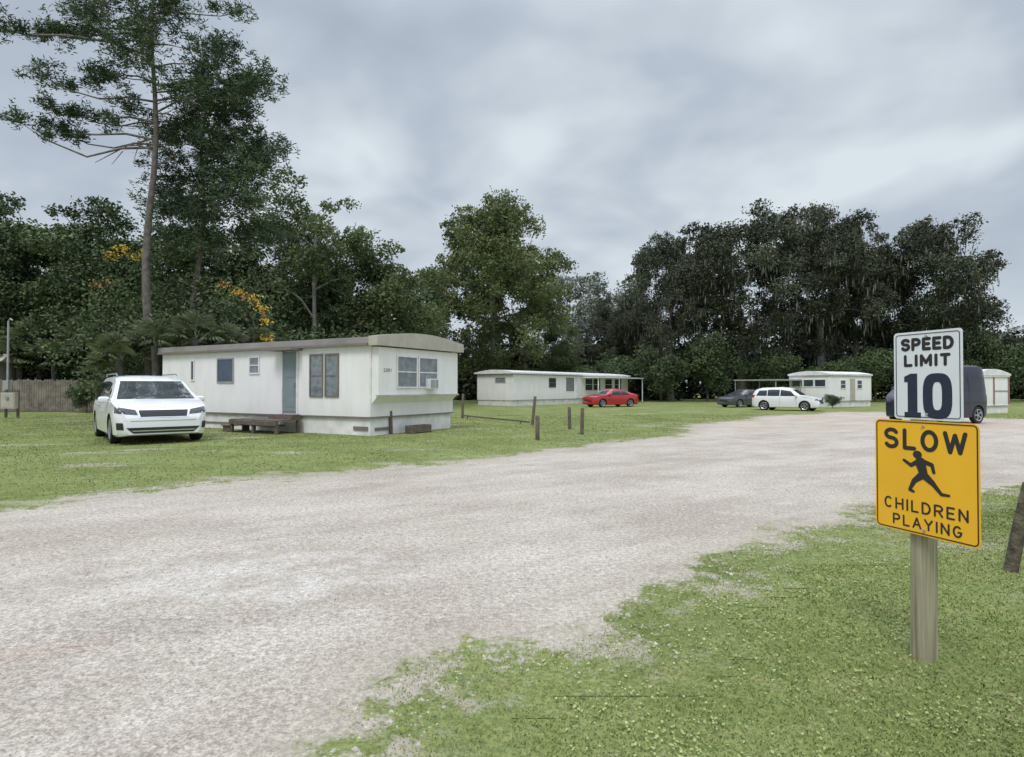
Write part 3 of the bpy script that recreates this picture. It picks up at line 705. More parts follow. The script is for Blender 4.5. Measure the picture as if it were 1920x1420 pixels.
pc = obj('porch', None, h2)
mb = MB(); fbox(mb, 'y0', 10.6, 20.2, 2.42, 2.52, .07, 1.8); obj('porch_roof', mb.mesh('porch_roof', [M['whitetrim']]), pc)
for xx in (10.8, 14.9, 20):
    mb = MB(); fbox(mb, 'y0', xx-.04, xx+.04, .02, 2.42, 1.66, 1.74); obj('porch_post', mb.mesh('porch_post', [M['whitetrim']]), pc)
mb = MB(); fbox(mb, 'y0', 9.5, 10.2, .5, 2.4, .004, .05); obj('door', mb.mesh('door', [M['whitetrim']]), h2)
a3 = math.atan2(.5, .86)
h3 = home2('mobile_home', 'small white mobile home with dark windows under trees', (24.1, 46.6, 0), a3, 5.6, 3.4, 'siding', 2.45,
  [('x0', .25, 1.2, 1.55, 2.15, 0, 'glass', 'whitetrim', False), ('x0', 1.25, 2.15, 1.55, 2.15, 0, 'glass', 'whitetrim', False), ('x0', 2.2, 3.15, 1.55, 2.15, 0, 'glass', 'whitetrim', False),
   ('y0', 1.4, 2.1, 1.4, 2.1, 0, 'glass', 'whitetrim'), ('y0', 3.6, 4.3, 1.4, 2.1, 0, 'glass', 'whitetrim')], arch_axis='x', roofm='whitetrim', trimcol='fascia', ov=.08)
mb = MB(); fbox(mb, 'y0', 2.7, 3.3, .5, 2.2, .004, .05); obj('door', mb.mesh('door', [M['fascia']]), h3)
cp = thing('carport', 'low metal carport with dark open bay beside home', 'carport', (20.6, 49.5, 0), a3)
mb = MB(); mb.box(-1.6, 1.6, -2, 2, 2.05, 2.15); obj('roof', mb.mesh('roof', [M['greybox']]), cp)
for (xx, yy) in ((-1.5,-1.9),(1.5,-1.9),(-1.5,1.9),(1.5,1.9)):
    mb = MB(); mb.tube([(xx, yy, 0), (xx, yy, 2.05)], [.035, .035], 8); obj('post', mb.mesh('post', [M['greybox']]), cp)
h4 = home2('mobile_home', 'white home with red-brown trim behind the van', (26.6, 35.2, 0), math.radians(20), 2.9, 3.2, 'siding', 2.2,
  [], roofm='whitetrim', trimcol='whitetrim', arch_axis='y', ov=.08)
for q in ((1.5, 1.58, .5, 2.1, .05), (2.80, 2.88, .5, 2.1, .05), (1.6, 2.78, 1.28, 1.33, .03)):
    mb = MB(); fbox(mb, 'y0', *q[:4], .004, q[4]); obj('batten', mb.mesh('batten', [M['brick']]), h4)
sh = thing('shed', 'tan metal shed partly hidden behind the fence', 'shed', (-35.5, 39.9, 0), .1)
mb = MB(); mb.box(-2.5, 2.6, -1.2, 1.2, 0, 3.1); obj('wall', mb.mesh('wall', [M['siding2']]), sh)
mb = MB(); mb.prism([(-1.35, 3.1), (1.35, 3.1), (0, 3.7)], 'x', -2.7, 2.8); obj('roof', mb.mesh('roof', [M['fascia']]), sh)

fn = thing('wooden_fence', 'tall weathered grey-brown wooden privacy fence', 'fence', (-38, 38.2, 0), 0)
mb = MB(); r_ = random.Random(3)
for i in range(120):
    x0 = i*.15; h_ = 2.0+r_.uniform(-.07, .05); mb.prism([(x0, .04), (x0+.135, .04), (x0+.135, h_-.04), (x0+.1, h_), (x0+.035, h_), (x0, h_-.04)], 'y', r_.uniform(-.012, .0), .02)
obj('pickets', mb.mesh('pickets', [M['wood2']]), fn)
mb = MB()
for z in (.35, 1.0, 1.7): mb.box(0, 18, .025, .07, z-.045, z+.045)
for i in range(8): mb.box(i*2.5, i*2.5+.1, .075, .17, 0, 2.0)
obj('rails', mb.mesh('rails', [M['wood2']]), fn)

up = thing('utility_pole', 'slim pale metal service pole beside the fence', 'pole', (-29.6, 36, 0))
mb = MB(); mb.tube([(0,0,0),(0,0,5.4)], [.07,.055], 10); mb.tube([(0,0,5.4),(.12,0,5.55),(.25,0,5.45)], [.05,.05,.05], 8); obj('shaft', mb.mesh('shaft', [M['greybox']], 50), up)
mb = MB(); mb.box(-.16, .16, -.18, -.06, 1.3, 1.9); obj('meter_box', mb.mesh('meter_box', [M['greybox']]), up, bevel=.01)
ub = thing('utility_pedestal', 'tan electrical box on short wooden legs', 'utility box', (-24.9, 30.4, 0))
mb = MB(); mb.box(-.35, .35, -.12, .12, .45, 1.25); mb.box(-.3, .3, -.135, -.12, .5, 1.2); obj('cabinet', mb.mesh('cabinet', [M['fascia']]), ub, bevel=.01)
for xx in (-.3, .3):
    mb = MB(); mb.box(xx-.05, xx+.05, .121, .2, 0, 1.4); obj('leg', mb.mesh('leg', [M['wood']]), ub)
mb = MB(); mb.tube([(0, -.14, 1.0), (0, -.2, 1.0)], [.09, .08], 14); obj('meter', mb.mesh('meter', [M['steel']], 40), ub)

def stake(loc, h, lx, ly, r=.06, name='fence_post', label='short weathered wooden post standing in the lawn', group='old posts in the lawn', mat='wood'):
    mb = MB(); mb.tube([(0,0,-.05),(lx*.5,ly*.5,h*.5),(lx,ly,h-.015),(lx,ly,h)], [r*1.02, r, r*.97, r*.8], 12)
    return obj(name, mb.mesh(name, [M[mat]], 40), None, loc, label=label, cat='post', group=group)
for (x, y, h, lx, ly) in [(.73,17.6,.7,0,0),(2.23,19.6,.85,.02,0),(2.08,22.1,.8,-.02,0),(.81,24.6,1.15,.12,0),(-2.4,29.7,1.2,.03,0),(-3.9,19.8,.75,-.02,0)]:
    stake((x, y, 0), h, lx, ly)
mb = MB(); mb.bar((-2.3,29.3,.16),(.7,24.9,.10),.04,.06); mb.bar((.35,25.3,0),(.35,25.3,.15),.05,.05); mb.bar((-2.1,29.0,0),(-2.1,29.0,.2),.05,.05)
obj('fence_rail', mb.mesh('fence_rail', [M['wood']]), None, label='low thin wooden rail between lawn posts', cat='fence rail')
stake((4.06, 5.03, 0), .72, .2, .03, .05, 'wooden_post', 'dark leaning round wooden post in the grass', None, 'oldpost')

# ------------------------------------------------------------------ road sign
psx, psy = 2.29, 3.43; rz = math.atan2(-.947, .32)
sg = thing('road_sign', 'wooden post carrying white speed limit and yellow slow signs', 'road sign', (psx, psy, 0), rz)
mb = MB(); mb.prism([(-.048,-.048),(.048,-.048),(.048,.048),(-.048,.048)], 'z', -.05, 1.73)
mb.v = [(v[0]*(1 if v[2] > 1 else 1.06)+(.012 if v[2] > 1 else 0), v[1]*(1 if v[2] > 1 else 1.06), v[2]) for v in mb.v]
obj('post', mb.mesh('post', [M['post']]), sg, rz=math.radians(8), bevel=.012)
def rrect(w, h, r, n=6):
    p = []
    for (cx, cy, a0) in ((w/2-r, h/2-r, 0), (-w/2+r, h/2-r, 90), (-w/2+r, -h/2+r, 180), (w/2-r, -h/2+r, 270)):
        for i in range(n+1):
            a = math.radians(a0+90*i/n); p.append((cx+r*math.cos(a), cy+r*math.sin(a)))
    return p
def ring(mb, w, h, r, t, y0, y1):
    A = rrect(w, h, r); B = rrect(w-2*t, h-2*t, max(.004, r-t)); n = len(A)
    vs = [(p[0], y0, p[1]) for p in A]+[(p[0], y0, p[1]) for p in B]+[(p[0], y1, p[1]) for p in A]+[(p[0], y1, p[1]) for p in B]
    fs = []
    for i in range(n):
        j = (i+1) % n; fs += [(i, j, n+j, n+i), (2*n+i, 3*n+i, 3*n+j, 2*n+j), (i, 2*n+i, 2*n+j, j), (n+i, n+j, 3*n+j, 3*n+i)]
    mb.add(vs, fs)
def plate(name, cx, cz, w, h, r, mat, yo, border, bmat):
    p = obj(name, None, sg, (cx, yo, cz))
    mb = MB(); mb.prism(rrect(w, h, r), 'y', -.003, 0.0); obj('plate', mb.mesh('plate', [M[mat]]), p)
    mb = MB(); ring(mb, w-2*border[0], h-2*border[0], r*.8, border[1], -.0045, -.0032); obj('border', mb.mesh('border', [M[bmat]]), p)
    for zz in (h/2-.03, -h/2+.03):
        mb = MB(); mb.tube([(0, -.003, zz), (0, -.009, zz)], [.009, .007], 10); obj('bolt', mb.mesh('bolt', [M['steel']]), p)
    return p
yo = -.078; ux = .075
yp = plate('slow_sign_panel', ux-.006, 1.006, .59, .625, .03, 'yellow', yo, (.008, .006), 'black')
sp = plate('speed_sign_panel', ux+.02, 1.566, .385, .482, .02, 'signwhite', yo-.004, (.012, .004), 'navy')
def caps_poly(p, q, r0, r1, n=8):
    a = math.atan2(q[1]-p[1], q[0]-p[0]); o = []
    for i in range(n+1): t = a+math.pi/2+math.pi*i/n; o.append((p[0]+r0*math.cos(t), p[1]+r0*math.sin(t)))
    for i in range(n+1): t = a-math.pi/2+math.pi*i/n; o.append((q[0]+r1*math.cos(t), q[1]+r1*math.sin(t)))
    return o
def arcp(cx, cy, rx, ry, a0, a1, n=10):
    return [(cx+rx*math.cos(math.radians(a0+(a1-a0)*i/n)), cy+ry*math.sin(math.radians(a0+(a1-a0)*i/n))) for i in range(n+1)]
GL = {'S': (.62, [arcp(.5,.76,.5,.24,25,270)+arcp(.5,.26,.5,.26,90,-155)[1:]]),
 'P': (.60, [[(0,0),(0,1),(.5,1)]+arcp(.5,.73,.5,.27,90,-90)+[(0,.46)]]),
 'E': (.54, [[(1,1),(0,1),(0,0),(1,0)], [(0,.5),(.85,.5)]]), 'D': (.64, [[(0,0),(0,1),(.4,1)]+arcp(.4,.5,.6,.5,90,-90)+[(0,0)]]),
 'L': (.52, [[(0,1),(0,0),(1,0)]]), 'I': (.0, [[(0,0),(0,1)]]), 'M': (.78, [[(0,0),(0,1),(.5,.25),(1,1),(1,0)]]),
 'T': (.60, [[(0,1),(1,1)], [(.5,1),(.5,0)]]), 'O': (.70, [arcp(.5,.5,.5,.5,0,360,20)]), 'W': (.95, [[(0,1),(.25,0),(.5,.9),(.75,0),(1,1)]]),
 'C': (.64, [arcp(.5,.5,.5,.5,50,310,16)]), 'H': (.62, [[(0,0),(0,1)], [(1,0),(1,1)], [(0,.5),(1,.5)]]),
 'R': (.62, [[(0,0),(0,1),(.5,1)]+arcp(.5,.74,.5,.26,90,-90)+[(0,.48)], [(.5,.48),(1,0)]]), 'N': (.64, [[(0,0),(0,1),(1,0),(1,1)]]),
 'A': (.70, [[(0,0),(.5,1),(1,0)], [(.2,.33),(.8,.33)]]), 'Y': (.66, [[(0,1),(.5,.48),(1,1)], [(.5,.48),(.5,0)]]),
 'G': (.66, [arcp(.5,.5,.5,.5,50,340,16)+[(1,.45),(.6,.45)]])}
def strokes(s, w, h, mat, tk=.16, gap=.17):
    t = tk*h/2; tot = sum(GL[c][0] for c in s)+len(s)*tk+gap*(len(s)-1); kx = w/tot; x = -w/2; mb = MB(); c_ = 0
    for ch in s:
        gw, pl_ = GL[ch]; x0 = x+tk*kx/2; 
        for poly in pl_:
            P_ = [(x0+p[0]*gw*kx, -h/2+t+p[1]*(h-2*t)) for p in poly]
            for a_, b_ in zip(P_[:-1], P_[1:]):
                c_ += 1; mb.prism(caps_poly(a_, b_, t, t, 5), 'y', -.0044-.00001*(c_ % 40), -.0032)
        x += (gw+tk+gap)*kx
    return mb.mesh('lettering', [M[mat]], None)
def put(p, s, w, h, z, x=0, mat='black', tk=.17, gap=.17): obj('lettering', strokes(s, w, h, mat, tk, gap), p, (x, 0, z))
put(yp, 'SLOW', .47, .120, 1.212-1.006, 0, tk=.19, gap=.25)
put(yp, 'CHILDREN', .475, .066, .845-1.006, 0, tk=.155, gap=.28)
put(yp, 'PLAYING', .39, .062, .757-1.006, 0.01, tk=.155, gap=.28)
put(sp, 'SPEED', .295, .072, 1.737-1.566, 0, 'black', .25, .15); put(sp, 'LIMIT', .262, .068, 1.648-1.566, 0, 'black', .25, .2)
mb = MB()
mb.prism([(-.130,-.118),(-.034,-.118),(-.034,-.088),(-.054,-.088),(-.054,.125),(-.093,.125),(-.130,.108),(-.130,.078),(-.110,.078),(-.110,-.088),(-.130,-.088)], 'y', -.0045, -.0032)
def ell(cx, cz, a, b, n=28, e=.75):
    return [(cx+a*math.copysign(abs(math.cos(t))**e, math.cos(t)), cz+b*math.copysign(abs(math.sin(t))**e, math.sin(t))) for t in [2*math.pi*i/n for i in range(n)]]
A = ell(.058, .003, .080, .122, e=.65); B = ell(.058, .003, .026, .075, e=.65); n_ = len(A)
vs = [(p[0], -.0045, p[1]) for p in A]+[(p[0], -.0045, p[1]) for p in B]+[(p[0], -.0032, p[1]) for p in A]+[(p[0], -.0032, p[1]) for p in B]; fs = []
for i in range(n_):
    j = (i+1) % n_; fs += [(i, j, n_+j, n_+i), (2*n_+i, 3*n_+i, 3*n_+j, 2*n_+j), (i, 2*n_+i, 2*n_+j, j), (n_+i, n_+j, 3*n_+j, 3*n_+i)]
mb.add(vs, fs)
obj('numerals', mb.mesh('numerals', [M['navy']]), sp, (0.0, 0, 1.452-1.566))
mb = MB(); cnt = [0]
def caps(p, q, r0, r1):
    y = -.0045-.00005*cnt[0]; cnt[0] += 1; mb.prism(caps_poly(p, q, r0, r1, 10), 'y', y, -.0032)
mb.prism(ell(-.024, .106, .026, .022, 20, 1), 'y', -.0046, -.0032)
caps((-.008, .064), (.010, .006), .030, .024)
caps((-.022, .068), (-.062, .044), .013, .011); caps((-.062, .044), (-.104, .068), .010, .008)
caps((.010, .072), (.058, .058), .013, .011); caps((.058, .058), (.068, .020), .010, .009)
caps((.0, -.004), (-.044, -.040), .021, .014); caps((-.044, -.040), (-.070, -.090), .014, .009); caps((-.070, -.092), (-.048, -.099), .009, .007)
caps((.016, -.004), (.062, -.040), .022, .015); caps((.062, -.040), (.108, -.090), .014, .009); caps((.108, -.091), (.148, -.091), .009, .007)
obj('pictogram', mb.mesh('pictogram', [M['black']]), yp, (-.01, 0, .02))
mb = MB(); mb.box(-.02, .03, -.076, -.055, 0.75, 1.3); obj('bracket', mb.mesh('bracket', [M['steel']]), sg)

# ------------------------------------------------------------------ vehicles
def interp(tab, x):
    xs = [p[0] for p in tab]; zs = [p[1] for p in tab]; return float(np.interp(x, xs, zs))
def car_body(L, W, top, belt, zb, tumble, wheels, wr, paint, round_c=.22, nosek=.16):
    N_ = 76; e0 = L/2
    u = np.linspace(-1, 1, N_); xs = np.sign(u)*e0*(1-(1-np.abs(u))**1.35)
    v = []
    for x in xs:
        s_ = .05
        zt = (interp(top, x-s_)+2*interp(top, x)+interp(top, x+s_))/4
        e = e0-abs(x)
        hw = W/2*(1-round_c*math.exp(-e/nosek)-.02*(abs(x)/e0)**2)
        b = min(belt, zt-.05); zbx = zb+.06*math.exp(-e/.12)
        tw = hw-tumble*max(0, zt-b)
        cr = min(.12, max(.03, (zt-b)*.35))
        ring_ = [(0, zbx), (hw*.6, zbx), (hw*.93, zbx), (hw*.975, zbx+.05), (hw*.99, zbx+.3*(b-zbx)), (hw, zbx+.55*(b-zbx)), (hw*.995, zbx+.82*(b-zbx)), (hw*.965, b),
                 (hw*.965+(tw-hw*.965)*.5, b+(zt-b)*.5), (tw-.0, zt-cr), (tw-cr*.35, zt-cr*.32), (tw-cr*1.1, zt-.004), (tw*.5, zt+.02), (0, zt+.028)]
        full = [(y, z) for (y, z) in ring_]+[(-y, z) for (y, z) in ring_[-2:0:-1]]
        v.append([(x, y, z) for (y, z) in full])
    n = len(v[0]); verts = [p for r in v for p in r]; faces = []
    for i in range(N_-1):
        for j in range(n): faces.append((i*n+j, i*n+(j+1) % n, (i+1)*n+(j+1) % n, (i+1)*n+j))
    faces.append(tuple(range(n))); faces.append(tuple((N_-1)*n+j for j in range(n))[::-1])
    me = bpy.data.meshes.new('body'); me.from_pydata(verts, [], faces)
    bm = bmesh.new(); bm.from_mesh(me); bmesh.ops.recalc_face_normals(bm, faces=bm.faces); bm.to_mesh(me)
    bvh = BVHTree.FromBMesh(bm); bm.free()
    o = bpy.data.objects.new('tmp', me); col.objects.link(o)
    cmb = MB()
    for wx in wheels:
        for sgn in (-1, 1):
            cmb.tube([(wx, sgn*(W/2-.27), wr), (wx, sgn*(W/2+.2), wr)], [wr+.055]*2, 28)
    cme = cmb.mesh('cut', []); co = bpy.data.objects.new('cut', cme); col.objects.link(co)
    md = o.modifiers.new('b', 'BOOLEAN'); md.operation = 'DIFFERENCE'; md.object = co; md.solver = 'EXACT'
    bpy.context.view_layer.update(); dg = bpy.context.evaluated_depsgraph_get()
    res = bpy.data.meshes.new_from_object(o.evaluated_get(dg)); bpy.data.objects.remove(o); bpy.data.objects.remove(co)
    res.materials.clear(); res.materials.append(paint); res.materials.append(M['plastic'])
    for p in res.polygons:
        c = p.center; p.material_index = 0; p.use_smooth = True
        for wx in wheels:
            if (c.x-wx)**2+(c.z-wr)**2 < (wr+.058)**2 and abs(c.y) < W/2-.02 and c.z < wr*2.4 and (abs(p.normal.y) > .99 and abs(c.y) < W/2-.2 or math.hypot(c.x-wx, c.z-wr) > wr+.03 and abs(p.normal.y) < .3): p.material_index = 1
        if c.z < zb+.02: p.material_index = 1
    res.set_sharp_from_angle(angle=math.radians(32)); res.name = 'body'
    return res, bvh
def panel(bvh, quad, axis, off=.006, nu=8, nv=6):
    A, B, C, D = [np.array(q, float) for q in quad]; mb = MB(); pts = []; ok = []
    for j in range(nv+1):
        for i in range(nu+1):
            s, t = i/nu, j/nv; p = (A*(1-s)+B*s)*(1-t)+(D*(1-s)+C*s)*t
            if axis == 'f': o, d = Vector((6, p[0], p[1])), Vector((-1, 0, 0))
            elif axis == 'r': o, d = Vector((-6, p[0], p[1])), Vector((1, 0, 0))
            elif axis == 'l': o, d = Vector((p[0], 4, p[1])), Vector((0, -1, 0))
            else: o, d = Vector((p[0], -4, p[1])), Vector((0, 1, 0))
            h = bvh.ray_cast(o, d)
            if h[0] is None: pts.append(o+d*5); ok.append(False)
            else:
                nrm = h[1] if h[1].dot(d) < 0 else -h[1]; pts.append(h[0]+nrm*off*.6-d*off*.6); ok.append(True)
    fs = []
    for j in range(nv):
        for i in range(nu):
            q = (j*(nu+1)+i, j*(nu+1)+i+1, (j+1)*(nu+1)+i+1, (j+1)*(nu+1)+i)
            if all(ok[k] for k in q): fs.append(q)
    mb.add(pts, fs); return mb
WH = {}
def wheel_meshes(r, w):
    if (r, w) in WH: return WH[(r, w)]
    def lathe(prof, n=36):
        v = []; f = []; k = len(prof)
        for j in range(n):
            a = 2*math.pi*j/n
            for (rr, y) in prof: v.append((rr*math.cos(a), y, rr*math.sin(a)))
        for j in range(n):
            for i in range(k-1): f.append((j*k+i, j*k+i+1, ((j+1) % n)*k+i+1, ((j+1) % n)*k+i))
        return v, f
    t = MB(); t.add(*lathe([(r*.66, -w/2+.01), (r*.72, -w/2), (r*.93, -w/2), (r, -w/2+.03), (r, w/2-.03), (r*.93, w/2), (r*.72, w/2), (r*.66, w/2-.01)]))
    q = MB(); q.add(*lathe([(.0, w/2-.075), (r*.62, w/2-.075), (r*.665, w/2-.012), (r*.70, w/2-.004)])); q.m = [1]*len(q.m)
    q.add(*lathe([(r*.60, w/2-.02), (r*.68, w/2+.0), (r*.70, w/2-.004)]), 0); q.add(*lathe([(0.0, w/2-.02), (r*.14, w/2-.02), (r*.16, w/2-.05)]), 0)
    for k in range(5):
        for dd in (-.12, .12):
            a = 2*math.pi*k/5+dd; q.bar((r*.1*math.cos(a), w/2-.032, r*.1*math.sin(a)), (r*.64*math.cos(a*1.0), w/2-.022, r*.64*math.sin(a)), .03, r*.085, 0)
    WH[(r, w)] = (t.mesh('tyre', [M['rubber']], 40), q.mesh('rim', [M['alloy'], M['plastic']], 40)); return WH[(r, w)]
def vehicle(name, label, cat, loc, rz, L, W, top, belt, zb, tumble, wheels, wr, paint, side_windows, ws, rear, lights, grilles, tails, mirror, scale=1., pillars=None, chrome=None, rails=None):
    t = thing(name, label, cat, loc, rz); t.scale = scale if isinstance(scale, tuple) else (scale,)*3
    bme, bvh = car_body(L, W, top, belt, zb, tumble, wheels, wr, paint)
    obj('body', bme, t)
    for q in side_windows:
        for s_ in ('l', 's'):
            obj('side_window', panel(bvh, q, s_).mesh('side_window', [M['carglass']], 40, fix=False), t)
    obj('windshield', panel(bvh, ws, 'f', nu=14, nv=8).mesh('windshield', [M['screen']], 60, fix=False), t)
    if rear: obj('rear_window', panel(bvh, rear, 'r', nu=12, nv=6).mesh('rear_window', [M['carglass']], 60, fix=False), t)
    for q in lights:
        for s_ in (1, -1):
            quad = [(a*s_, b) for (a, b) in q]; obj('headlight', panel(bvh, quad, 'f', .008).mesh('headlight', [M['lamp']], 40, fix=False), t)
    for (nm, q, m_, o_) in grilles: obj(nm, panel(bvh, q, 'f', o_, 14, 4).mesh(nm, [M[m_]], 40, fix=False), t)
    for q in tails:
        for s_ in (1, -1):
            obj('tail_light', panel(bvh, [(a*s_, b) for (a, b) in q], 'r', .008).mesh('tail_light', [M['tail']], 40, fix=False), t)
    tm, rm = wheel_meshes(wr, .22)
    for wx in wheels:
        for s_ in (1, -1):
            w = obj('wheel', None, t, (wx, s_*(W/2-.135), wr), 0 if s_ > 0 else math.pi); obj('tyre', tm, w); obj('rim', rm, w)
    for s_ in (1, -1):
        mx, mz = mirror; hy = W/2*.95
        bm = bmesh.new(); bmesh.ops.create_icosphere(bm, subdivisions=3, radius=1)
        for v in bm.verts:
            c = v.co; c.x = math.copysign(abs(c.x)**.7, c.x)*.07; c.y = math.copysign(abs(c.y)**.6, c.y)*.12; c.z = math.copysign(abs(c.z)**.6, c.z)*.085
        me = bpy.data.meshes.new('mirror'); bm.to_mesh(me); bm.free(); me.materials.append(paint); me.polygons.foreach_set('use_smooth', [True]*len(me.polygons))
        m_ = obj('mirror', me, t, (mx, s_*(hy+.10), mz)); mb = MB(); mb.bar((0, -s_*.16, -.06), (0, -s_*.02, -.04), .05, .04); obj('mirror_arm', mb.mesh('mirror_arm', [M['plastic']]), m_)
    if pillars:
        for (xa, za, xb, zbb) in pillars:
            for s_ in ('l', 's'):
                q = [(xa-.003, za), (xa+.005, za), (xb+.005, zbb), (xb-.003, zbb)]
                obj('door_seam', panel(bvh, q, s_, .009, 1, 10).mesh('door_seam', [M['plastic']], 40, fix=False), t)
    if rails:
        for s_ in (1, -1):
            mb = MB(); mb.tube([(rails[0], s_*rails[2], rails[3]-.05), (rails[0]+.12, s_*rails[2], rails[3]), (rails[1]-.12, s_*rails[2], rails[3]), (rails[1], s_*rails[2], rails[3]-.05)], [.015, .018, .018, .015], 6)
            obj('roof_rail', mb.mesh('roof_rail', [M['alloy']], 50), t)
    for q in (chrome or []):
        for s_ in ('l', 's'): obj('door_handle', panel(bvh, q, s_, .025, 2, 1).mesh('door_handle', [M['chrome']], 40, fix=False), t)
    return t, bvh
fx, fy = .64, -.77
van, bv = vehicle('minivan', 'white minivan parked on the grass beside the home', 'minivan', (-10.98, 18.42, 0), math.atan2(fy, fx), 5.12, 2.0,
 [(-2.6, .8), (-2.5, 1.15), (-2.38, 1.55), (-2.2, 1.68), (-1.6, 1.73), (-.4, 1.74), (.3, 1.71), (.72, 1.61), (1.1, 1.39), (1.62, 1.10), (1.95, 1.04), (2.25, .97), (2.44, .87), (2.53, .72), (2.6, .52)],
 1.02, .20, .34, [1.60, -1.46], .36, M['pwhite'],
 [[(-2.2,1.08),(-1.35,1.06),(-1.35,1.58),(-2.05,1.56)], [(-1.29,1.06),(-.30,1.06),(-.28,1.59),(-1.29,1.59)], [(-.24,1.06),(.82,1.06),(.45,1.53),(-.22,1.59)], [(.88,1.07),(1.24,1.08),(.94,1.32),(.70,1.42)]],
 [(-.84,1.12),(.84,1.12),(.67,1.59),(-.67,1.59)], [(-.7,1.1),(.7,1.1),(.6,1.52),(-.6,1.52)],
 [[(.53,.74),(.955,.78),(.94,.94),(.57,.86)]],
 [('grille', [(-.50,.67),(.50,.67),(.54,.87),(-.54,.87)], 'chrome', .008), ('grille_mesh', [(-.475,.69),(.475,.69),(.515,.852),(-.515,.852)], 'plastic', .014),
  ('lower_intake', [(-.62,.29),(.62,.29),(.76,.43),(-.76,.43)], 'plastic', .008), ('intake_trim', [(-.62,.335),(.62,.335),(.66,.36),(-.66,.36)], 'chrome', .014),
  ('bumper_line', [(-.93,.585),(.93,.585),(.93,.60),(-.93,.60)], 'greybox', .004),
  ('fog_light', [(.80,.38),(.92,.38),(.93,.55),(.82,.55)], 'plastic', .01), ('fog_light', [(-.80,.38),(-.92,.38),(-.93,.55),(-.82,.55)], 'plastic', .01),
  ('emblem', [(-.07,.905),(.07,.905),(.06,.945),(-.06,.945)], 'chrome', .012)],
 [[(.62,.95),(.9,.95),(.85,1.2),(.62,1.15)]], (1.12, 1.10), (1.05, 1.14, 1.06),
 pillars=[(.86,.36,.86,1.03),(-.27,.30,-.27,1.03),(-1.32,.42,-1.32,1.03)], chrome=[[(-.12,.90),(.06,.90),(.06,.93),(-.12,.93)], [(-.5,.90),(-.32,.90),(-.32,.93),(-.5,.93)]], rails=(-2.0, .2, .68, 1.80))
def sedan(name, label, loc, rz, paint, sc=1.):
    vehicle(name, label, 'car', loc, rz, 4.55, 1.8,
     [(-2.3,.75),(-2.2,.98),(-1.75,1.05),(-1.45,1.12),(-.85,1.38),(-.2,1.44),(.25,1.40),(.85,1.08),(1.05,.97),(1.8,.86),(2.15,.74),(2.25,.58),(2.3,.45)],
     .90, .18, .42, [1.38,-1.32], .32, paint,
     [[(-1.3,.95),(-.42,.93),(-.42,1.30),(-.85,1.28)], [(-.37,.93),(.68,.93),(.22,1.28),(-.37,1.31)]],
     [(-.7,1.0),(.7,1.0),(.56,1.33),(-.56,1.33)], [(-.62,1.10),(.62,1.10),(.52,1.33),(-.52,1.33)],
     [[(.45,.62),(.80,.66),(.78,.75),(.45,.72)]], [('grille', [(-.4,.48),(.4,.48),(.42,.62),(-.42,.62)], 'plastic', .01)],
     [[(.5,.78),(.82,.78),(.8,.93),(.5,.9)]], (.72, .98), sc, pillars=[(-.40,.3,-.40,.9),(.75,.3,.75,.9)])
sedan('car', 'red sedan parked on the grass by the far home', (7.7, 48, 0), math.radians(180+28), M['pred'], .98)
sedan('car', 'dark grey sedan parked under the trees', (18.0, 47.5, 0), math.radians(205), M['pgrey'], .95)
vehicle('suv', 'white compact suv parked at the edge of the gravel', 'car', (18.15, 40.4, 0), math.radians(-42), 4.5, 1.82,
 [(-2.3,.8),(-2.2,1.15),(-1.98,1.48),(-1.6,1.58),(-.3,1.63),(.25,1.58),(.55,1.45),(1.05,1.10),(1.25,1.02),(1.9,.93),(2.12,.78),(2.2,.6),(2.3,.5)],
 .98, .22, .36, [1.38,-1.35], .34, M['pwhite'],
 [[(-1.9,1.03),(-1.15,1.02),(-1.15,1.42),(-1.7,1.4)], [(-1.1,1.02),(-.28,1.02),(-.28,1.46),(-1.1,1.46)], [(-.22,1.02),(.8,1.02),(.45,1.36),(-.22,1.46)]],
 [(-.72,1.1),(.72,1.1),(.58,1.48),(-.58,1.48)], [(-.6,1.05),(.6,1.05),(.52,1.42),(-.52,1.42)],
 [[(.45,.70),(.84,.74),(.80,.85),(.45,.82)]], [('grille', [(-.4,.52),(.4,.52),(.42,.76),(-.42,.76)], 'plastic', .01)],
 [[(.55,.9),(.82,.9),(.8,1.1),(.55,1.08)]], (.85, 1.07), .93, pillars=[(-.25,.3,-.25,.98),(.84,.3,.84,.98)])
vehicle('cargo_van', 'dark navy high-roof van parked behind the road sign', 'van', (17.95, 26.0, 0), math.radians(196), 4.4, 2.0,
 [(-2.35,1.2),(-2.22,2.2),(-2.1,2.36),(-1.7,2.42),(.6,2.42),(.9,2.30),(1.3,1.85),(1.6,1.38),(2.0,1.15),(2.2,.95),(2.3,.6)],
 1.3, .25, .16, [1.45,-1.4], .36, M['pnavy'],
 [[(.5,1.35),(1.3,1.35),(1.05,1.9),(.5,1.95)], [(-.7,1.35),(.4,1.35),(.4,1.95),(-.7,1.95)], [(-2.05,1.35),(-.85,1.35),(-.85,1.95),(-2.0,1.95)]],
 [(-.8,1.42),(.8,1.42),(.72,2.0),(-.72,2.0)], [(-.7,1.35),(.7,1.35),(.65,1.95),(-.65,1.95)],
 [[(.5,.85),(.9,.88),(.88,1.05),(.5,1.0)]], [('grille', [(-.45,.6),(.45,.6),(.45,.95),(-.45,.95)], 'plastic', .01)],
 [[(.70,.75),(.93,.75),(.92,1.2),(.72,1.2)]], (1.35, 1.45), (.86, .93, 1.0), pillars=[(.45,.4,.45,1.3),(-.8,.4,-.8,2.1)])

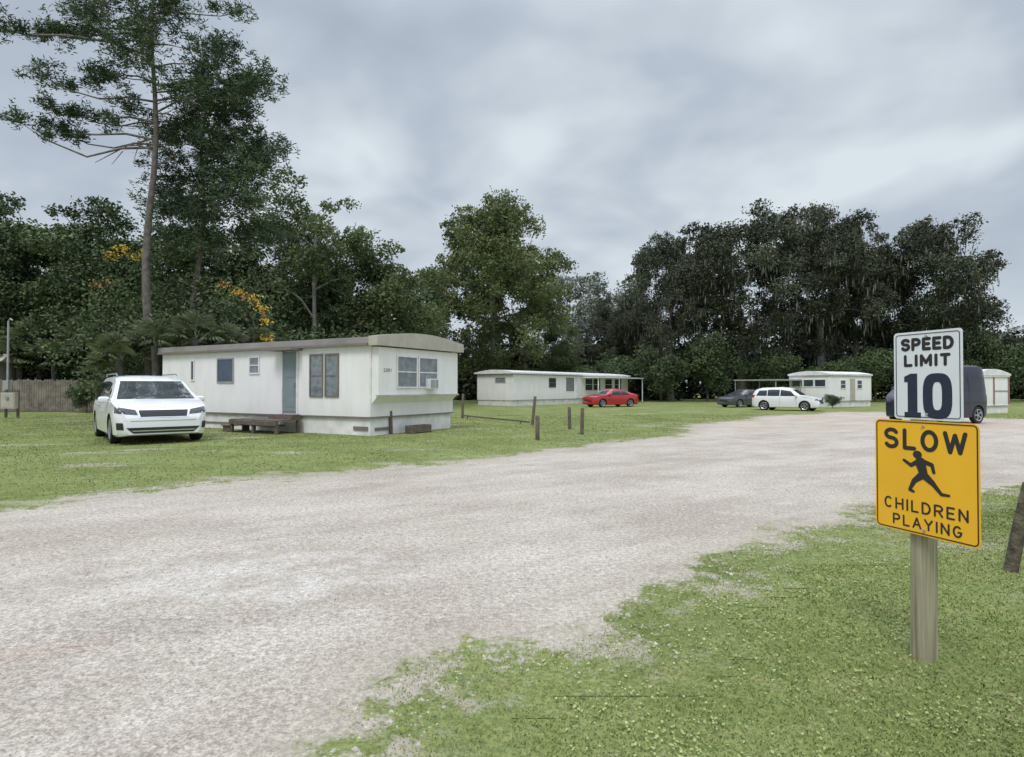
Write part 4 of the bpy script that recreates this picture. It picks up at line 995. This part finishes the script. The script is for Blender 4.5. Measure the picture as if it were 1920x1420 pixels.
# ------------------------------------------------------------------ world, sun, camera
w = bpy.data.worlds.new('World'); scene.world = w; w.use_nodes = True; nt = w.node_tree
bg = nt.nodes['Background']
sky = N(nt, 'ShaderNodeTexSky'); sky.sky_type = 'NISHITA'; sky.sun_disc = False
SE, SR = math.radians(58), math.radians(200)
sky.sun_elevation = SE; sky.sun_rotation = SR; sky.dust_density = 3; sky.air_density = 1.5
tc = N(nt, 'ShaderNodeTexCoord'); sep = N(nt, 'ShaderNodeSeparateXYZ'); nt.links.new(tc.outputs['Generated'], sep.inputs[0])
zc = math2(nt, 'ADD', math2(nt, 'MAXIMUM', sep.outputs[2], 0.0), .34)
cb = N(nt, 'ShaderNodeCombineXYZ'); nt.links.new(math2(nt, 'DIVIDE', sep.outputs[0], zc), cb.inputs[0]); nt.links.new(math2(nt, 'DIVIDE', sep.outputs[1], zc), cb.inputs[1])
n1 = noise(nt, stretched(nt, cb.outputs[0], 132, 1.0, .6, (.75, -.3, 0)), 1.35, 3, .45, .3)
n2 = noise(nt, cb.outputs[0], 2.3, 3, .5, .4)
n3 = noise(nt, cb.outputs[0], 6.0, 3, .5, .3)
fac = math2(nt, 'ADD', math2(nt, 'MULTIPLY', n1, .46), math2(nt, 'MULTIPLY', n2, .42))
fac = math2(nt, 'ADD', fac, math2(nt, 'MULTIPLY', n3, .12))
# a thinner, brighter part of the overcast ahead and slightly to one side
dv = N(nt, 'ShaderNodeVectorMath', operation='DOT_PRODUCT'); nt.links.new(tc.outputs['Generated'], dv.inputs[0]); dv.inputs[1].default_value = (.27, .86, .43)
fac = math2(nt, 'ADD', fac, maprange(nt, dv.outputs['Value'], .9, 1.0, 0, .045))
r = N(nt, 'ShaderNodeValToRGB'); e = r.color_ramp.elements
e[0].position = .39; e[0].color = (.40, .462, .55, 1); e[1].position = .63; e[1].color = (.73, .80, .855, 1)
k = e.new(.5); k.color = (.495, .565, .65, 1)
nt.links.new(fac, r.inputs['Fac'])
c = mix(nt, maprange(nt, sep.outputs[2], .28, 0.0, 0, .7), r.outputs['Color'], (.68, .765, .83))
ns = mix(nt, 1.0, sky.outputs[0], (.09, .09, .09), 'MULTIPLY')
c = mix(nt, .95, ns, c)
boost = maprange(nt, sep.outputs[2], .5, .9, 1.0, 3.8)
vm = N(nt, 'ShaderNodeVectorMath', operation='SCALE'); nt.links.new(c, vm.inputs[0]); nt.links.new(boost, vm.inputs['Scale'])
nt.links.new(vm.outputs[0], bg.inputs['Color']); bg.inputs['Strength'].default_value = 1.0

sl = bpy.data.lights.new('sun', 'SUN'); sl.energy = 1.45; sl.angle = math.radians(18); sl.color = (1, .95, .88)
so = bpy.data.objects.new('sun', sl); col.objects.link(so)
dirv = Vector((math.sin(SR)*math.cos(SE), math.cos(SR)*math.cos(SE), math.sin(SE)))
so.rotation_euler = dirv.to_track_quat('Z', 'Y').to_euler()

cam = bpy.data.cameras.new('camera'); cam.sensor_width = 36; cam.lens = 36*1150/1920; cam.clip_end = 5000; cam.clip_start = .05
co = bpy.data.objects.new('camera', cam); col.objects.link(co); co.location = (0, 0, 1.5)
co.rotation_euler = (math.radians(90)+math.atan(17/1150), 0, 0); scene.camera = co
scene.view_settings.view_transform = 'Standard'; scene.view_settings.look = 'None'; scene.view_settings.exposure = 0
